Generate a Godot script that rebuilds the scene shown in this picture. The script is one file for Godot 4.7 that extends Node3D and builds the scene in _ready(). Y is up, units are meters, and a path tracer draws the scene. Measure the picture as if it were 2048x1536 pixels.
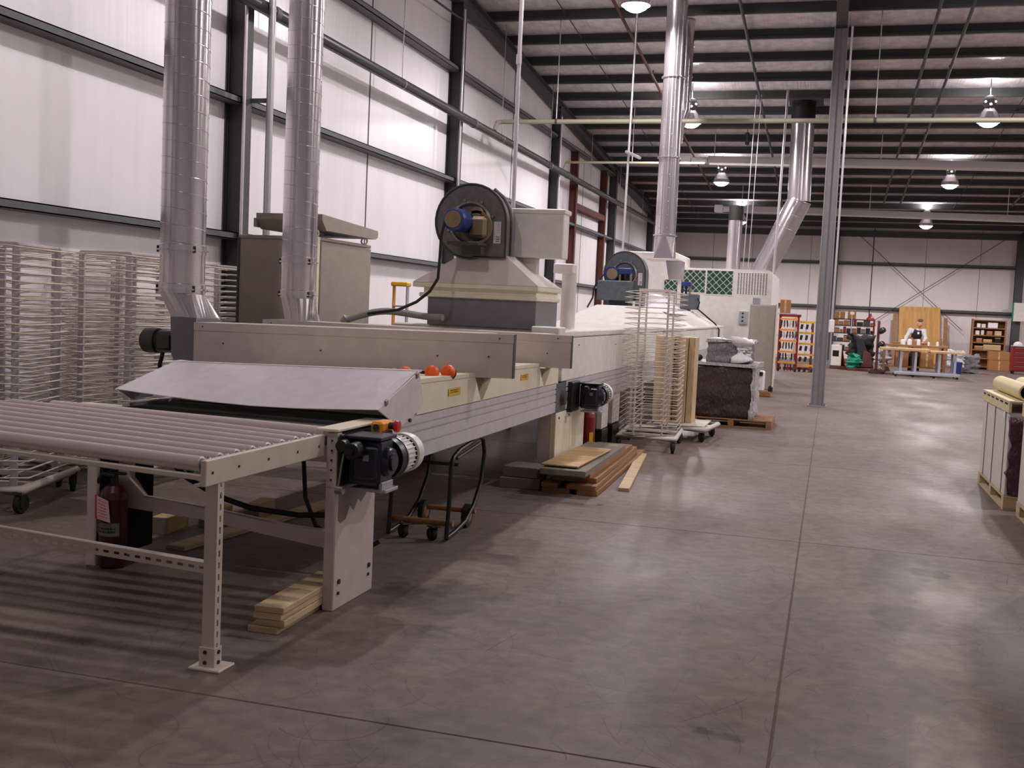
extends Node3D
# A finishing shop in a steel building: a conveyor oven line runs along the insulated side wall.
# x across, y up, -z along the line; metres.

class Shape:
	var v := PackedVector3Array()
	var n := PackedVector3Array()
	var t := PackedVector2Array()
	var t2 := PackedVector2Array()
	var two := false
	func tri(a: Vector3, b: Vector3, c: Vector3, na: Vector3, nb: Vector3, nc: Vector3) -> void:
		# a, b, c run counter-clockwise seen from outside; stored clockwise
		v.append(a); v.append(c); v.append(b)
		n.append(na); n.append(nc); n.append(nb)
		t.append(Vector2.ZERO); t.append(Vector2.ZERO); t.append(Vector2.ZERO)
	func flat(a: Vector3, b: Vector3, c: Vector3) -> void:
		var m := (b - a).cross(c - a).normalized()
		tri(a, b, c, m, m, m)
	func quad(a: Vector3, b: Vector3, c: Vector3, d: Vector3) -> void:
		flat(a, b, c); flat(a, c, d)
	func uvquad(a: Vector3, b: Vector3, c: Vector3, d: Vector3) -> void:
		# picture on a quad: a bottom left, b bottom right, c top right, d top left
		var k := v.size()
		flat(a, b, c); flat(a, c, d)
		var u := [Vector2(0, 1), Vector2(1, 0), Vector2(1, 1), Vector2(0, 1), Vector2(0, 0), Vector2(1, 0)]
		for i in 6:
			t[k + i] = u[i]
	func edge(c: Vector3, b: Basis, p1: Vector3, p2: Vector3, u: Vector3) -> void:
		if (p1 + p2).dot(u.cross(p2 - p1)) > 0:
			quad(c + b * (p1 - u), c + b * (p1 + u), c + b * (p2 + u), c + b * (p2 - u))
		else:
			quad(c + b * (p1 - u), c + b * (p2 - u), c + b * (p2 + u), c + b * (p1 + u))
	func box(c: Vector3, s: Vector3, e := 0.0, b := Basis.IDENTITY) -> Shape:
		var h := s * 0.5
		e = minf(e, minf(h.x, minf(h.y, h.z)) * 0.9)
		var ax := [Vector3.RIGHT, Vector3.UP, Vector3.BACK]
		for i in 3:
			for sg in [-1.0, 1.0]:
				var w: Vector3 = ax[i] * sg
				var u: Vector3 = ax[(i + 1) % 3]
				var q: Vector3 = ax[(i + 2) % 3] * sg
				var hw := absf(w.dot(h)); var hu := absf(u.dot(h)) - e; var hq := absf(q.dot(h)) - e
				quad(c + b * (w * hw - u * hu - q * hq), c + b * (w * hw + u * hu - q * hq), c + b * (w * hw + u * hu + q * hq), c + b * (w * hw - u * hu + q * hq))
		if e > 0.0:
			for i in 3:
				var u: Vector3 = ax[i]; var p: Vector3 = ax[(i + 1) % 3]; var q: Vector3 = ax[(i + 2) % 3]
				var hu := absf(u.dot(h)) - e; var hp := absf(p.dot(h)); var hq := absf(q.dot(h))
				for sp in [-1.0, 1.0]:
					for sq in [-1.0, 1.0]:
						var p1: Vector3 = p * sp * hp + q * sq * (hq - e)
						var p2: Vector3 = p * sp * (hp - e) + q * sq * hq
						edge(c, b, p1, p2, u * hu)
			for sx in [-1.0, 1.0]:
				for sy in [-1.0, 1.0]:
					for sz in [-1.0, 1.0]:
						var A := c + b * Vector3(sx * h.x, sy * (h.y - e), sz * (h.z - e))
						var B := c + b * Vector3(sx * (h.x - e), sy * h.y, sz * (h.z - e))
						var C := c + b * Vector3(sx * (h.x - e), sy * (h.y - e), sz * h.z)
						if sx * sy * sz > 0:
							flat(A, B, C)
						else:
							flat(A, C, B)
		return self
	func span(a: Vector3, b: Vector3, e := 0.0) -> Shape:
		return box((a + b) * 0.5, (b - a).abs(), e)
	func ring_basis(d: Vector3) -> Array:
		var u := d.cross(Vector3.UP if absf(d.y) < 0.9 else Vector3.RIGHT).normalized()
		return [u, d.cross(u).normalized()]
	func cyl(a: Vector3, b: Vector3, r0: float, r1 := -1.0, k := 16, caps := true) -> Shape:
		if r1 < 0.0: r1 = r0
		var d := (b - a).normalized()
		var f := ring_basis(d); var u: Vector3 = f[0]; var w: Vector3 = f[1]
		var sl := (r0 - r1) / maxf(0.0001, a.distance_to(b))
		for i in k:
			var p := TAU * i / k; var q := TAU * (i + 1) / k
			var e0 := u * cos(p) + w * sin(p); var e1 := u * cos(q) + w * sin(q)
			var n0 := (e0 + d * sl).normalized(); var n1 := (e1 + d * sl).normalized()
			tri(a + e0 * r0, a + e1 * r0, b + e1 * r1, n0, n1, n1)
			tri(a + e0 * r0, b + e1 * r1, b + e0 * r1, n0, n1, n0)
			if caps:
				if r0 > 0.0: tri(a, a + e1 * r0, a + e0 * r0, -d, -d, -d)
				if r1 > 0.0: tri(b, b + e0 * r1, b + e1 * r1, d, d, d)
		return self
	func tube(p: Array, r: float, k := 8, closed := false) -> Shape:
		var m := p.size()
		var rings := []
		var u := Vector3.ZERO
		for i in m:
			var a: Vector3 = p[(i - 1 + m) % m] if closed or i > 0 else p[i]
			var b: Vector3 = p[(i + 1) % m] if closed or i < m - 1 else p[i]
			var d := (b - a).normalized()
			if u == Vector3.ZERO:
				u = ring_basis(d)[0]
			u = (u - d * u.dot(d)).normalized()
			var w := d.cross(u)
			var stretch := 1.0
			if closed or (i > 0 and i < m - 1):
				var d0: Vector3 = ((p[i] as Vector3) - a).normalized()
				stretch = 1.0 / maxf(0.6, d0.dot(d))
			var ring := []
			for j in k:
				var g := TAU * j / k
				ring.append([p[i] + (u * cos(g) + w * sin(g)) * r * (stretch if k <= 4 else 1.0), u * cos(g) + w * sin(g)])
			rings.append(ring)
		for i in (m if closed else m - 1):
			var A: Array = rings[i]; var B: Array = rings[(i + 1) % m]
			for j in k:
				var j2 := (j + 1) % k
				tri(A[j][0], A[j2][0], B[j2][0], A[j][1], A[j2][1], B[j2][1])
				tri(A[j][0], B[j2][0], B[j][0], A[j][1], B[j2][1], B[j][1])
		if not closed:
			for j in k:
				var j2 := (j + 1) % k
				flat(p[0], rings[0][j2][0], rings[0][j][0])
				flat(p[m - 1], rings[m - 1][j][0], rings[m - 1][j2][0])
		return self
	func prism(poly: PackedVector2Array, x: Transform3D, depth: float) -> Shape:
		# poly counter-clockwise in local xy, pulled along local z from 0 to depth
		if Geometry2D.is_polygon_clockwise(poly):
			poly = poly.duplicate(); poly.reverse()
		var q := Geometry2D.triangulate_polygon(poly)
		var z := Vector3(0, 0, depth)
		for i in range(0, q.size(), 3):
			var a := poly[q[i]]; var b := poly[q[i + 1]]; var c := poly[q[i + 2]]
			if (b - a).cross(c - a) < 0:
				var s := b; b = c; c = s
			var A := Vector3(a.x, a.y, 0); var B := Vector3(b.x, b.y, 0); var C := Vector3(c.x, c.y, 0)
			flat(x * (A + z), x * (B + z), x * (C + z))
			flat(x * A, x * C, x * B)
		for i in poly.size():
			var a := poly[i]; var b := poly[(i + 1) % poly.size()]
			var A := Vector3(a.x, a.y, 0); var B := Vector3(b.x, b.y, 0)
			quad(x * A, x * B, x * (B + z), x * (A + z))
		return self
	func side(poly: Array, x0: float, x1: float) -> Shape:
		# a profile drawn in (z, y), pulled along x from x0 to x1
		var q := PackedVector2Array()
		for p in poly: q.append(p)
		return prism(q, Transform3D(Basis(Vector3(0, 0, 1), Vector3(0, 1, 0), Vector3(-1, 0, 0)), Vector3(x1, 0, 0)), x1 - x0)
	func front(poly: Array, z0: float, z1: float) -> Shape:
		# a profile drawn in (x, y), pulled along z from z0 to z1
		var q := PackedVector2Array()
		for p in poly: q.append(p)
		return prism(q, Transform3D(Basis.IDENTITY, Vector3(0, 0, z0)), z1 - z0)
	func plan(poly: Array, y0: float, y1: float) -> Shape:
		# a profile drawn in (x, z), pulled up from y0 to y1
		var q := PackedVector2Array()
		for p in poly: q.append(Vector2(p.x, -p.y))
		return prism(q, Transform3D(Basis(Vector3(1, 0, 0), Vector3(0, 0, -1), Vector3(0, 1, 0)), Vector3(0, y0, 0)), y1 - y0)
	func lathe(prof: Array, x := Transform3D.IDENTITY, k := 24) -> Shape:
		# profile of (radius, height) pairs turned about local y; listed so that the outside lies to its right going up
		for i in prof.size() - 1:
			var a: Vector2 = prof[i]; var b: Vector2 = prof[i + 1]
			var m := Vector2(b.y - a.y, a.x - b.x).normalized()
			for j in k:
				var p := TAU * j / k; var q := TAU * (j + 1) / k
				var e0 := Vector3(cos(p), 0, sin(p)); var e1 := Vector3(cos(q), 0, sin(q))
				var n0 := x.basis * (e0 * m.x + Vector3.UP * m.y); var n1 := x.basis * (e1 * m.x + Vector3.UP * m.y)
				var A := x * (e0 * a.x + Vector3.UP * a.y); var B := x * (e1 * a.x + Vector3.UP * a.y)
				var C := x * (e1 * b.x + Vector3.UP * b.y); var D := x * (e0 * b.x + Vector3.UP * b.y)
				if a.x > 0.0: tri(A, C, B, n0, n1, n1)
				if b.x > 0.0: tri(A, D, C, n0, n0, n1)
		return self
	func hexa(b: Array, u: Array) -> Shape:
		# four corners below and four above, each counter-clockwise seen from above
		quad(u[0], u[1], u[2], u[3]); quad(b[3], b[2], b[1], b[0])
		for i in 4:
			var j := (i + 1) % 4
			quad(b[i], b[j], u[j], u[i])
		return self
	func world_uv(m1: Callable, m2: Callable) -> Shape:
		t2.resize(v.size())
		for i in v.size():
			t[i] = m1.call(v[i]); t2[i] = m2.call(v[i])
		two = true
		return self
	func mesh() -> ArrayMesh:
		var a := []
		a.resize(Mesh.ARRAY_MAX)
		a[Mesh.ARRAY_VERTEX] = v; a[Mesh.ARRAY_NORMAL] = n; a[Mesh.ARRAY_TEX_UV] = t
		if two: a[Mesh.ARRAY_TEX_UV2] = t2
		var m := ArrayMesh.new()
		m.add_surface_from_arrays(Mesh.PRIMITIVE_TRIANGLES, a)
		return m

var counts := {}
var M := {}
var rng := RandomNumberGenerator.new()

func V(x: float, y: float, z: float) -> Vector3: return Vector3(x, y, z)
func P(x: float, y: float) -> Vector2: return Vector2(x, y)
func S() -> Shape: return Shape.new()

func numbered(parent: Node, called: String) -> String:
	var key := str(parent.get_instance_id()) + called
	counts[key] = counts.get(key, -1) + 1
	return called if counts[key] == 0 else "%s_%03d" % [called, counts[key]]

func tag(o: Node, label := "", category := "", group := "", kind := "") -> Node:
	if label: o.set_meta("label", label)
	if category: o.set_meta("category", category)
	if group: o.set_meta("group", group)
	if kind: o.set_meta("kind", kind)
	return o

func thing(called: String, label: String, category: String, at := Vector3.ZERO, turn := 0.0, group := "") -> Node3D:
	var o := Node3D.new()
	o.name = numbered(self, called)
	add_child(o, true)
	o.position = at; o.rotation.y = turn
	tag(o, label, category, group)
	return o

func setting(called: String) -> Node3D:
	var o := Node3D.new()
	o.name = called
	add_child(o, true)
	tag(o, "", "", "", "structure")
	return o

func obj(called: String, sh, m, parent: Node = self, at := Vector3.ZERO, b := Basis.IDENTITY) -> MeshInstance3D:
	var o := MeshInstance3D.new()
	o.name = numbered(parent, called)
	o.mesh = sh.mesh() if sh is Shape else sh
	o.material_override = m
	o.cast_shadow = GeometryInstance3D.SHADOW_CASTING_SETTING_ON
	parent.add_child(o, true)
	o.transform = Transform3D(b, at)
	return o

func copy(o: Node3D, label: String, at: Vector3, turn := 0.0, group := "") -> Node3D:
	var c: Node3D = o.duplicate()
	c.name = numbered(self, str(o.name).rstrip("0123456789").trim_suffix("_"))
	add_child(c, true)
	c.position = at; c.rotation.y = turn
	tag(c, label, "", group)
	return c

func noise_image(seed_: int, freq: float, lo: float, hi: float, w := 256, h := 256, octaves := 4, squash := 1.0) -> Image:
	var f := FastNoiseLite.new()
	f.seed = seed_; f.frequency = freq; f.fractal_octaves = octaves
	f.noise_type = FastNoiseLite.TYPE_SIMPLEX_SMOOTH
	var src := f.get_seamless_image(w, int(h / squash))
	src.convert(Image.FORMAT_L8)
	if squash != 1.0: src.resize(w, h, Image.INTERPOLATE_CUBIC)
	var d := src.get_data()
	for i in d.size():
		d[i] = int(clampf(lerpf(lo, hi, d[i] / 255.0), 0.0, 1.0) * 255.0)
	return Image.create_from_data(w, h, false, Image.FORMAT_L8, d)

func tex(im: Image) -> ImageTexture:
	return ImageTexture.create_from_image(im)

func mat(called: String, c: Color, rough := 0.6, metal := 0.0, grain: Texture2D = null, scale := 1.0, bump: Texture2D = null, bump_cm := 0.2) -> StandardMaterial3D:
	var m := StandardMaterial3D.new()
	m.resource_name = called
	m.albedo_color = c
	m.roughness = rough; m.metallic = metal
	if grain or bump:
		m.uv1_triplanar = true
		m.uv1_world_triplanar = true
		m.uv1_scale = Vector3.ONE * scale
		m.albedo_texture = grain
		if bump:
			m.heightmap_enabled = true
			m.heightmap_texture = bump
			m.heightmap_scale = bump_cm
	M[called] = m
	return m

func label_mat(called: String, im: Image, rough := 0.6) -> StandardMaterial3D:
	var m := StandardMaterial3D.new()
	m.resource_name = called
	m.albedo_texture = tex(im)
	m.roughness = rough
	M[called] = m
	return m

# ---------------------------------------------------------------- camera, lamps, exposure
const LAMP_ENERGY := 13.5
const LAMP_COLOR := Color(1.0, 0.97, 0.97)
const EXPOSURE := 1.0

func setup() -> void:
	var cam := Camera3D.new()
	cam.name = "camera"
	add_child(cam)
	cam.transform = Transform3D(Basis(V(0.95861505, 0.04523995, -0.28108811), V(-0.06338896, 0.99642721, -0.05580918), V(0.27755904, 0.07131741, 0.95805783)), V(0, 1.6, 0))
	cam.fov = 38.9347
	cam.near = 0.05; cam.far = 200.0
	cam.current = true
	var we := WorldEnvironment.new()
	we.name = "environment"
	var e := Environment.new()
	e.background_mode = Environment.BG_COLOR
	e.background_color = Color(0.02, 0.02, 0.022)
	e.tonemap_mode = Environment.TONE_MAPPER_LINEAR
	e.tonemap_exposure = EXPOSURE
	e.sdfgi_enabled = true; e.ssao_enabled = true; e.ssil_enabled = true
	we.environment = e
	add_child(we)

func roof_y(z: float) -> float:
	# underside of the purlins
	return 7.35 + 0.0775 * (z + 20.0)

# ---------------------------------------------------------------- materials
func floor_picture() -> Image:
	# stains, wear and tyre marks of the slab: x -7..6, z -31..5
	var w := 768; var h := 1536
	var big := FastNoiseLite.new(); big.seed = 5; big.frequency = 0.55; big.fractal_octaves = 4
	var mid := FastNoiseLite.new(); mid.seed = 8; mid.frequency = 2.4; mid.fractal_octaves = 4
	var warp := FastNoiseLite.new(); warp.seed = 21; warp.frequency = 0.9; warp.fractal_octaves = 3
	# worn spots: x, z, half width, half depth, turn, gain
	var spots := [[-2.11, -4.64, 0.10, 0.09, 0.2, -0.1], [-1.80, -4.9, 0.11, 0.10, -0.1, -0.13], [-0.31, -4.14, 0.085, 0.035, 0.25, -0.3],
		[0.72, -7.42, 0.10, 0.10, 0.0, -0.26], [0.50, -7.35, 0.18, 0.55, 0.1, -0.12], [0.50, -6.2, 0.16, 0.25, 0.0, -0.14], [0.66, -6.1, 0.16, 0.8, 0.15, 0.13],
		[0.77, -6.95, 0.14, 0.3, 0.3, 0.12], [0.52, -4.3, 0.12, 0.35, 0.1, 0.13], [-1.9, -5.5, 0.22, 0.30, 0.3, -0.16], [-2.2, -5.55, 0.12, 0.12, 0.0, -0.2], [-1.73, -8.73, 0.03, 0.05, 0.0, -0.3],
		[-1.2, -4.9, 0.25, 0.2, 0.0, 0.05], [-2.5, -4.2, 0.3, 0.2, 0.0, -0.1], [-1.45, -3.7, 0.12, 0.06, 0.5, -0.1], [-1.2, -6.9, 0.3, 0.25, 0.6, -0.07], [-0.4, -6.6, 0.28, 0.2, 0.2, -0.06], [0.2, -9.5, 0.5, 0.25, 0.1, 0.06]]
	var d := PackedByteArray()
	d.resize(w * h * 3)
	for j in h:
		var z := 5.0 - (j + 0.5) * 36.0 / h
		for i in w:
			var x := -7.0 + (i + 0.5) * 13.0 / w
			var g := 0.84 + 0.08 * big.get_noise_2d(x, z) + 0.07 * mid.get_noise_2d(x * 1.4, z * 2.2)
			for s in spots:
				var dx: float = x - s[0]; var dz: float = z - s[1]
				if absf(dx) < 1.2 and absf(dz) < 1.2:
					dx += 0.05 * warp.get_noise_2d(x * 6.0, z * 6.0); dz += 0.05 * warp.get_noise_2d(x * 6.0 + 9.0, z * 6.0)
					var c := cos(s[4]); var sn := sin(s[4])
					var q: float = maxf(absf(dx * c + dz * sn) / s[2], absf(dz * c - dx * sn) / s[3])
					if q < 1.25: g += s[5] * smoothstep(1.25, 0.85, q) * (0.8 + 0.6 * mid.get_noise_2d(x * 3.0, z * 3.0))
			var hue := warp.get_noise_2d(x * 0.8 + 40.0, z * 0.8)
			var k := (j * w + i) * 3
			d[k] = int(clampf(g * (1.0 + 0.02 * hue), 0.0, 1.0) * 255.0)
			d[k + 1] = int(clampf(g * 0.968, 0.0, 1.0) * 255.0)
			d[k + 2] = int(clampf(g * (0.955 - 0.035 * hue), 0.0, 1.0) * 255.0)
	return Image.create_from_data(w, h, false, Image.FORMAT_RGB8, d)

func scratch_picture() -> Image:
	var im := noise_image(31, 0.03, 0.88, 1.04, 768, 768, 5)
	var d := im.get_data()
	var r := RandomNumberGenerator.new(); r.seed = 77
	for s in 260:
		var x := r.randf() * 768.0; var y := r.randf() * 768.0; var a := r.randf() * TAU; var bend := r.randfn(0.0, 0.008)
		var gain := -r.randf_range(12.0, 38.0) if r.randf() < 0.75 else r.randf_range(8.0, 20.0)
		var wide := r.randf() < 0.3
		for k in int(r.randf_range(20, 190)):
			x += cos(a); y += sin(a); a += bend
			for o in (2 if wide else 1):
				var i := (int(y + o) & 0x3ff) % 768 * 768 + (int(x) & 0x3ff) % 768
				d[i] = clampi(d[i] + int(gain), 0, 255)
	return Image.create_from_data(768, 768, false, Image.FORMAT_L8, d)

func make_materials() -> void:
	rng.seed = 4
	var grain := tex(noise_image(1, 0.03, 0.86, 1.05))
	var fine := tex(noise_image(2, 0.03, 0.955, 1.02))
	var streak := tex(noise_image(3, 0.06, 0.0, 1.0, 512, 512, 3, 24.0))
	var streak_tint := tex(noise_image(4, 0.02, 0.975, 1.01, 512, 512, 4, 8.0))
	var wood_along := tex(turned(noise_image(6, 0.04, 0.80, 1.05, 256, 256, 5, 10.0)))
	var wood_up := tex(noise_image(6, 0.04, 0.80, 1.05, 256, 256, 5, 10.0))
	var spangle := tex(noise_image(9, 0.22, 0.70, 1.1, 256, 256, 2))
	var crinkle := tex(noise_image(12, 0.035, 0.0, 1.0, 512, 512, 4, 3.0))
	var floor_m := mat("floor_concrete", Color(0.575, 0.53, 0.505), 0.80)
	floor_m.metallic_specular = 0.28
	floor_m.albedo_texture = tex(floor_picture())
	floor_m.roughness_texture = tex(noise_image(41, 0.02, 0.48, 0.95, 512, 512, 5))
	floor_m.detail_enabled = true
	floor_m.detail_blend_mode = BaseMaterial3D.BLEND_MODE_MUL
	floor_m.detail_uv_layer = BaseMaterial3D.DETAIL_UV_2
	floor_m.detail_albedo = tex(scratch_picture())
	mat("joint_dark", Color(0.40, 0.31, 0.27), 0.9)
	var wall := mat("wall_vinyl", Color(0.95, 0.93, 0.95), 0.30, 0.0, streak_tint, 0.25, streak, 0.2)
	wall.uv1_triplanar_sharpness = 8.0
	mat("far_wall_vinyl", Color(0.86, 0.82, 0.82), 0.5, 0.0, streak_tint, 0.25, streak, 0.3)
	mat("roof_vinyl", Color(0.95, 0.92, 0.93), 0.26, 0.0, grain, 0.4, streak, 0.8)
	mat("steel_dark", Color(0.27, 0.27, 0.28), 0.6, 0.0, fine, 1.0)
	mat("girt_gray", Color(0.36, 0.36, 0.375), 0.55, 0.0, fine, 1.0)
	mat("primer_red", Color(0.36, 0.18, 0.15), 0.7, 0.0, fine, 1.0)
	mat("column_gray", Color(0.56, 0.545, 0.56), 0.5, 0.0, fine, 1.0)
	mat("pipe_cream", Color(0.62, 0.60, 0.52), 0.5)
	mat("pipe_steel", Color(0.70, 0.69, 0.70), 0.35, 0.7)
	mat("conduit", Color(0.80, 0.78, 0.80), 0.35, 0.6)
	mat("galvanized", Color(0.92, 0.89, 0.91), 0.20, 0.85, spangle, 3.0)
	mat("galvanized_dark", Color(0.20, 0.20, 0.20), 0.6, 0.3, spangle, 2.0)
	mat("stainless", Color(0.90, 0.87, 0.89), 0.34, 0.45, fine, 1.0)
	mat("aluminium", Color(0.82, 0.795, 0.82), 0.42, 0.35, fine, 1.0)
	mat("groove_dark", Color(0.25, 0.23, 0.23), 0.8)
	mat("machine_cream", Color(0.90, 0.865, 0.775), 0.42, 0.0, fine, 0.7)
	mat("machine_white", Color(0.91, 0.89, 0.87), 0.42, 0.0, fine, 0.7)
	mat("machine_beige", Color(0.80, 0.745, 0.725), 0.40, 0.0, fine, 0.7)
	mat("cabinet_taupe", Color(0.60, 0.555, 0.515), 0.5, 0.0, fine, 0.7)
	mat("rack_white", Color(0.80, 0.755, 0.72), 0.5)
	mat("rack_wire", Color(0.90, 0.86, 0.82), 0.5)
	mat("table_beige", Color(0.82, 0.765, 0.71), 0.45, 0.0, fine, 0.7)
	mat("cabinet_gray", Color(0.70, 0.675, 0.63), 0.45, 0.0, fine, 0.7)
	mat("oil_stain", Color(0.45, 0.38, 0.33), 0.4, 0.0, grain, 2.0)
	mat("pipe_dark", Color(0.22, 0.22, 0.225), 0.35, 0.2)
	mat("rack_post", Color(0.76, 0.72, 0.74), 0.5)
	mat("roller_steel", Color(0.78, 0.72, 0.70), 0.36, 0.15)
	mat("rubber", Color(0.10, 0.095, 0.095), 0.7)
	mat("black_paint", Color(0.07, 0.07, 0.08), 0.38)
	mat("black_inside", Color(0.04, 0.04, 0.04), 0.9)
	mat("gear_blue", Color(0.10, 0.11, 0.18), 0.35)
	mat("motor_blue", Color(0.13, 0.20, 0.44), 0.4)
	mat("motor_dark", Color(0.24, 0.24, 0.22), 0.5)
	mat("blower_gray", Color(0.43, 0.41, 0.42), 0.5, 0.0, grain, 1.5)
	mat("blower_slate", Color(0.35, 0.37, 0.40), 0.5, 0.0, grain, 1.5)
	mat("brass_brown", Color(0.55, 0.47, 0.36), 0.5, 0.3, fine, 6.0)
	mat("duct_gray", Color(0.48, 0.47, 0.49), 0.45, 0.2, fine, 1.0)
	mat("hose_gray", Color(0.55, 0.54, 0.53), 0.6)
	mat("yellow", Color(0.86, 0.66, 0.10), 0.5)
	mat("amber", Color(0.90, 0.58, 0.08), 0.45)
	mat("red", Color(0.75, 0.10, 0.08), 0.35)
	mat("dark_red", Color(0.50, 0.07, 0.06), 0.4)
	mat("orange", Color(0.95, 0.38, 0.06), 0.4)
	mat("extinguisher_dark", Color(0.22, 0.03, 0.03), 0.3)
	mat("chrome", Color(0.9, 0.9, 0.9), 0.15, 1.0)
	mat("bolt", Color(0.62, 0.60, 0.58), 0.3, 0.8)
	mat("bolt_dark", Color(0.24, 0.22, 0.2), 0.5, 0.4)
	mat("wood_pine", Color(0.82, 0.72, 0.57), 0.65, 0.0, wood_along, 1.6)
	mat("wood_brown", Color(0.62, 0.44, 0.28), 0.7, 0.0, wood_along, 1.3)
	mat("wood_sheet", Color(0.80, 0.66, 0.48), 0.6, 0.0, wood_along, 0.8)
	mat("wood_door", Color(0.82, 0.72, 0.58), 0.6, 0.0, wood_up, 1.0)
	mat("wood_ply", Color(0.78, 0.58, 0.30), 0.6, 0.0, wood_up, 0.7)
	mat("wood_end", Color(0.50, 0.47, 0.42), 0.8, 0.0, fine, 3.0)
	mat("cardboard", Color(0.62, 0.43, 0.26), 0.8, 0.0, fine, 1.5)
	mat("paper_white", Color(0.90, 0.88, 0.90), 0.6)
	mat("board_white", Color(0.86, 0.83, 0.80), 0.55, 0.0, fine, 1.0)
	mat("board_cream", Color(0.86, 0.80, 0.63), 0.6, 0.0, fine, 1.0)
	mat("wrap_dark", Color(0.22, 0.16, 0.16), 0.10, 0.0, null, 1.0, crinkle, 3.0)
	M.wrap_dark.clearcoat_enabled = true; M.wrap_dark.clearcoat = 0.8; M.wrap_dark.clearcoat_roughness = 0.12
	M.wrap_dark.uv1_triplanar = true; M.wrap_dark.uv1_world_triplanar = true; M.wrap_dark.uv1_scale = Vector3.ONE * 1.5
	mat("wrap_gray", Color(0.55, 0.53, 0.55), 0.2, 0.0, grain, 2.0, crinkle, 2.5)
	mat("wrap_clear", Color(0.78, 0.75, 0.76), 0.25, 0.0, grain, 2.0, crinkle, 1.5)
	mat("wrap_plum", Color(0.36, 0.22, 0.26), 0.2, 0.0, grain, 2.0, crinkle, 2.0)
	mat("filter_green", Color(0.10, 0.34, 0.31), 0.8, 0.0, grain, 2.0)
	mat("skin", Color(0.78, 0.55, 0.46), 0.55)
	mat("shirt", Color(0.80, 0.80, 0.82), 0.8)
	mat("vest", Color(0.10, 0.11, 0.13), 0.8)
	mat("apron", Color(0.62, 0.45, 0.30), 0.8)
	mat("trousers", Color(0.12, 0.12, 0.15), 0.8)
	mat("hair", Color(0.35, 0.28, 0.24), 0.8)
	mat("teal", Color(0.08, 0.55, 0.45), 0.6)
	mat("bench_gray", Color(0.66, 0.66, 0.70), 0.45, 0.2)
	mat("dark_cloth", Color(0.13, 0.11, 0.12), 0.8)
	mat("reflector", Color(0.86, 0.86, 0.88), 0.22, 0.9)
	mat("tube_reflector", Color(0.92, 0.90, 0.91), 0.28, 0.6)
	var lens := mat("lamp_glow", Color(1, 1, 1), 0.5)
	lens.emission_enabled = true; lens.emission = Color(1.0, 0.96, 0.98); lens.emission_energy_multiplier = 4.5
	var hole := mat("vent_glow", Color(1, 1, 1), 0.5)
	hole.emission_enabled = true; hole.emission = Color(1.0, 0.95, 0.95); hole.emission_energy_multiplier = 2.5
	var warn := Image.create(96, 56, false, Image.FORMAT_RGB8)
	warn.fill(Color(0.86, 0.68, 0.10))
	warn.fill_rect(Rect2i(0, 0, 96, 56), Color(0.80, 0.62, 0.08)); warn.fill_rect(Rect2i(3, 3, 90, 50), Color(0.88, 0.70, 0.12))
	print_rows(warn, 12, 10, 72, 2, 16, Color(0.35, 0.24, 0.05), 3, 9)
	label_mat("label_warning", warn)
	var plate := Image.create(64, 128, false, Image.FORMAT_RGB8)
	plate.fill(Color(0.84, 0.80, 0.83))
	print_rows(plate, 30, 8, 28, 9, 7, Color(0.55, 0.5, 0.55), 5, 2)
	print_rows(plate, 24, 86, 34, 3, 13, Color(0.12, 0.1, 0.12), 6, 8)
	label_mat("label_plate", plate)
	var tagim := Image.create(64, 96, false, Image.FORMAT_RGB8)
	tagim.fill(Color(0.86, 0.74, 0.72)); tagim.fill_rect(Rect2i(0, 0, 9, 96), Color(0.75, 0.15, 0.25))
	print_rows(tagim, 16, 12, 40, 6, 13, Color(0.72, 0.35, 0.38), 7, 5)
	label_mat("label_tag", tagim)
	var band := Image.create(96, 64, false, Image.FORMAT_RGB8)
	band.fill(Color(0.42, 0.40, 0.38)); print_rows(band, 8, 22, 80, 2, 16, Color(0.10, 0.09, 0.09), 8, 10)
	label_mat("label_band", band)

func turned(im: Image) -> Image:
	im.rotate_90(CLOCKWISE)
	return im

func print_rows(im: Image, x: int, y: int, w: int, rows: int, pitch: int, c: Color, seed_: int, high: int) -> void:
	var r := RandomNumberGenerator.new(); r.seed = seed_
	for k in rows:
		var at := x
		while at < x + w - 3:
			var q := r.randi_range(3, 8)
			im.fill_rect(Rect2i(at, y + k * pitch, mini(q, x + w - at), high), c)
			at += q + r.randi_range(1, 3)

# ---------------------------------------------------------------- the building
const X0 := -7.1
const X1 := 21.3
const Z0 := 6.0
const Z1 := -46.6

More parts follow.
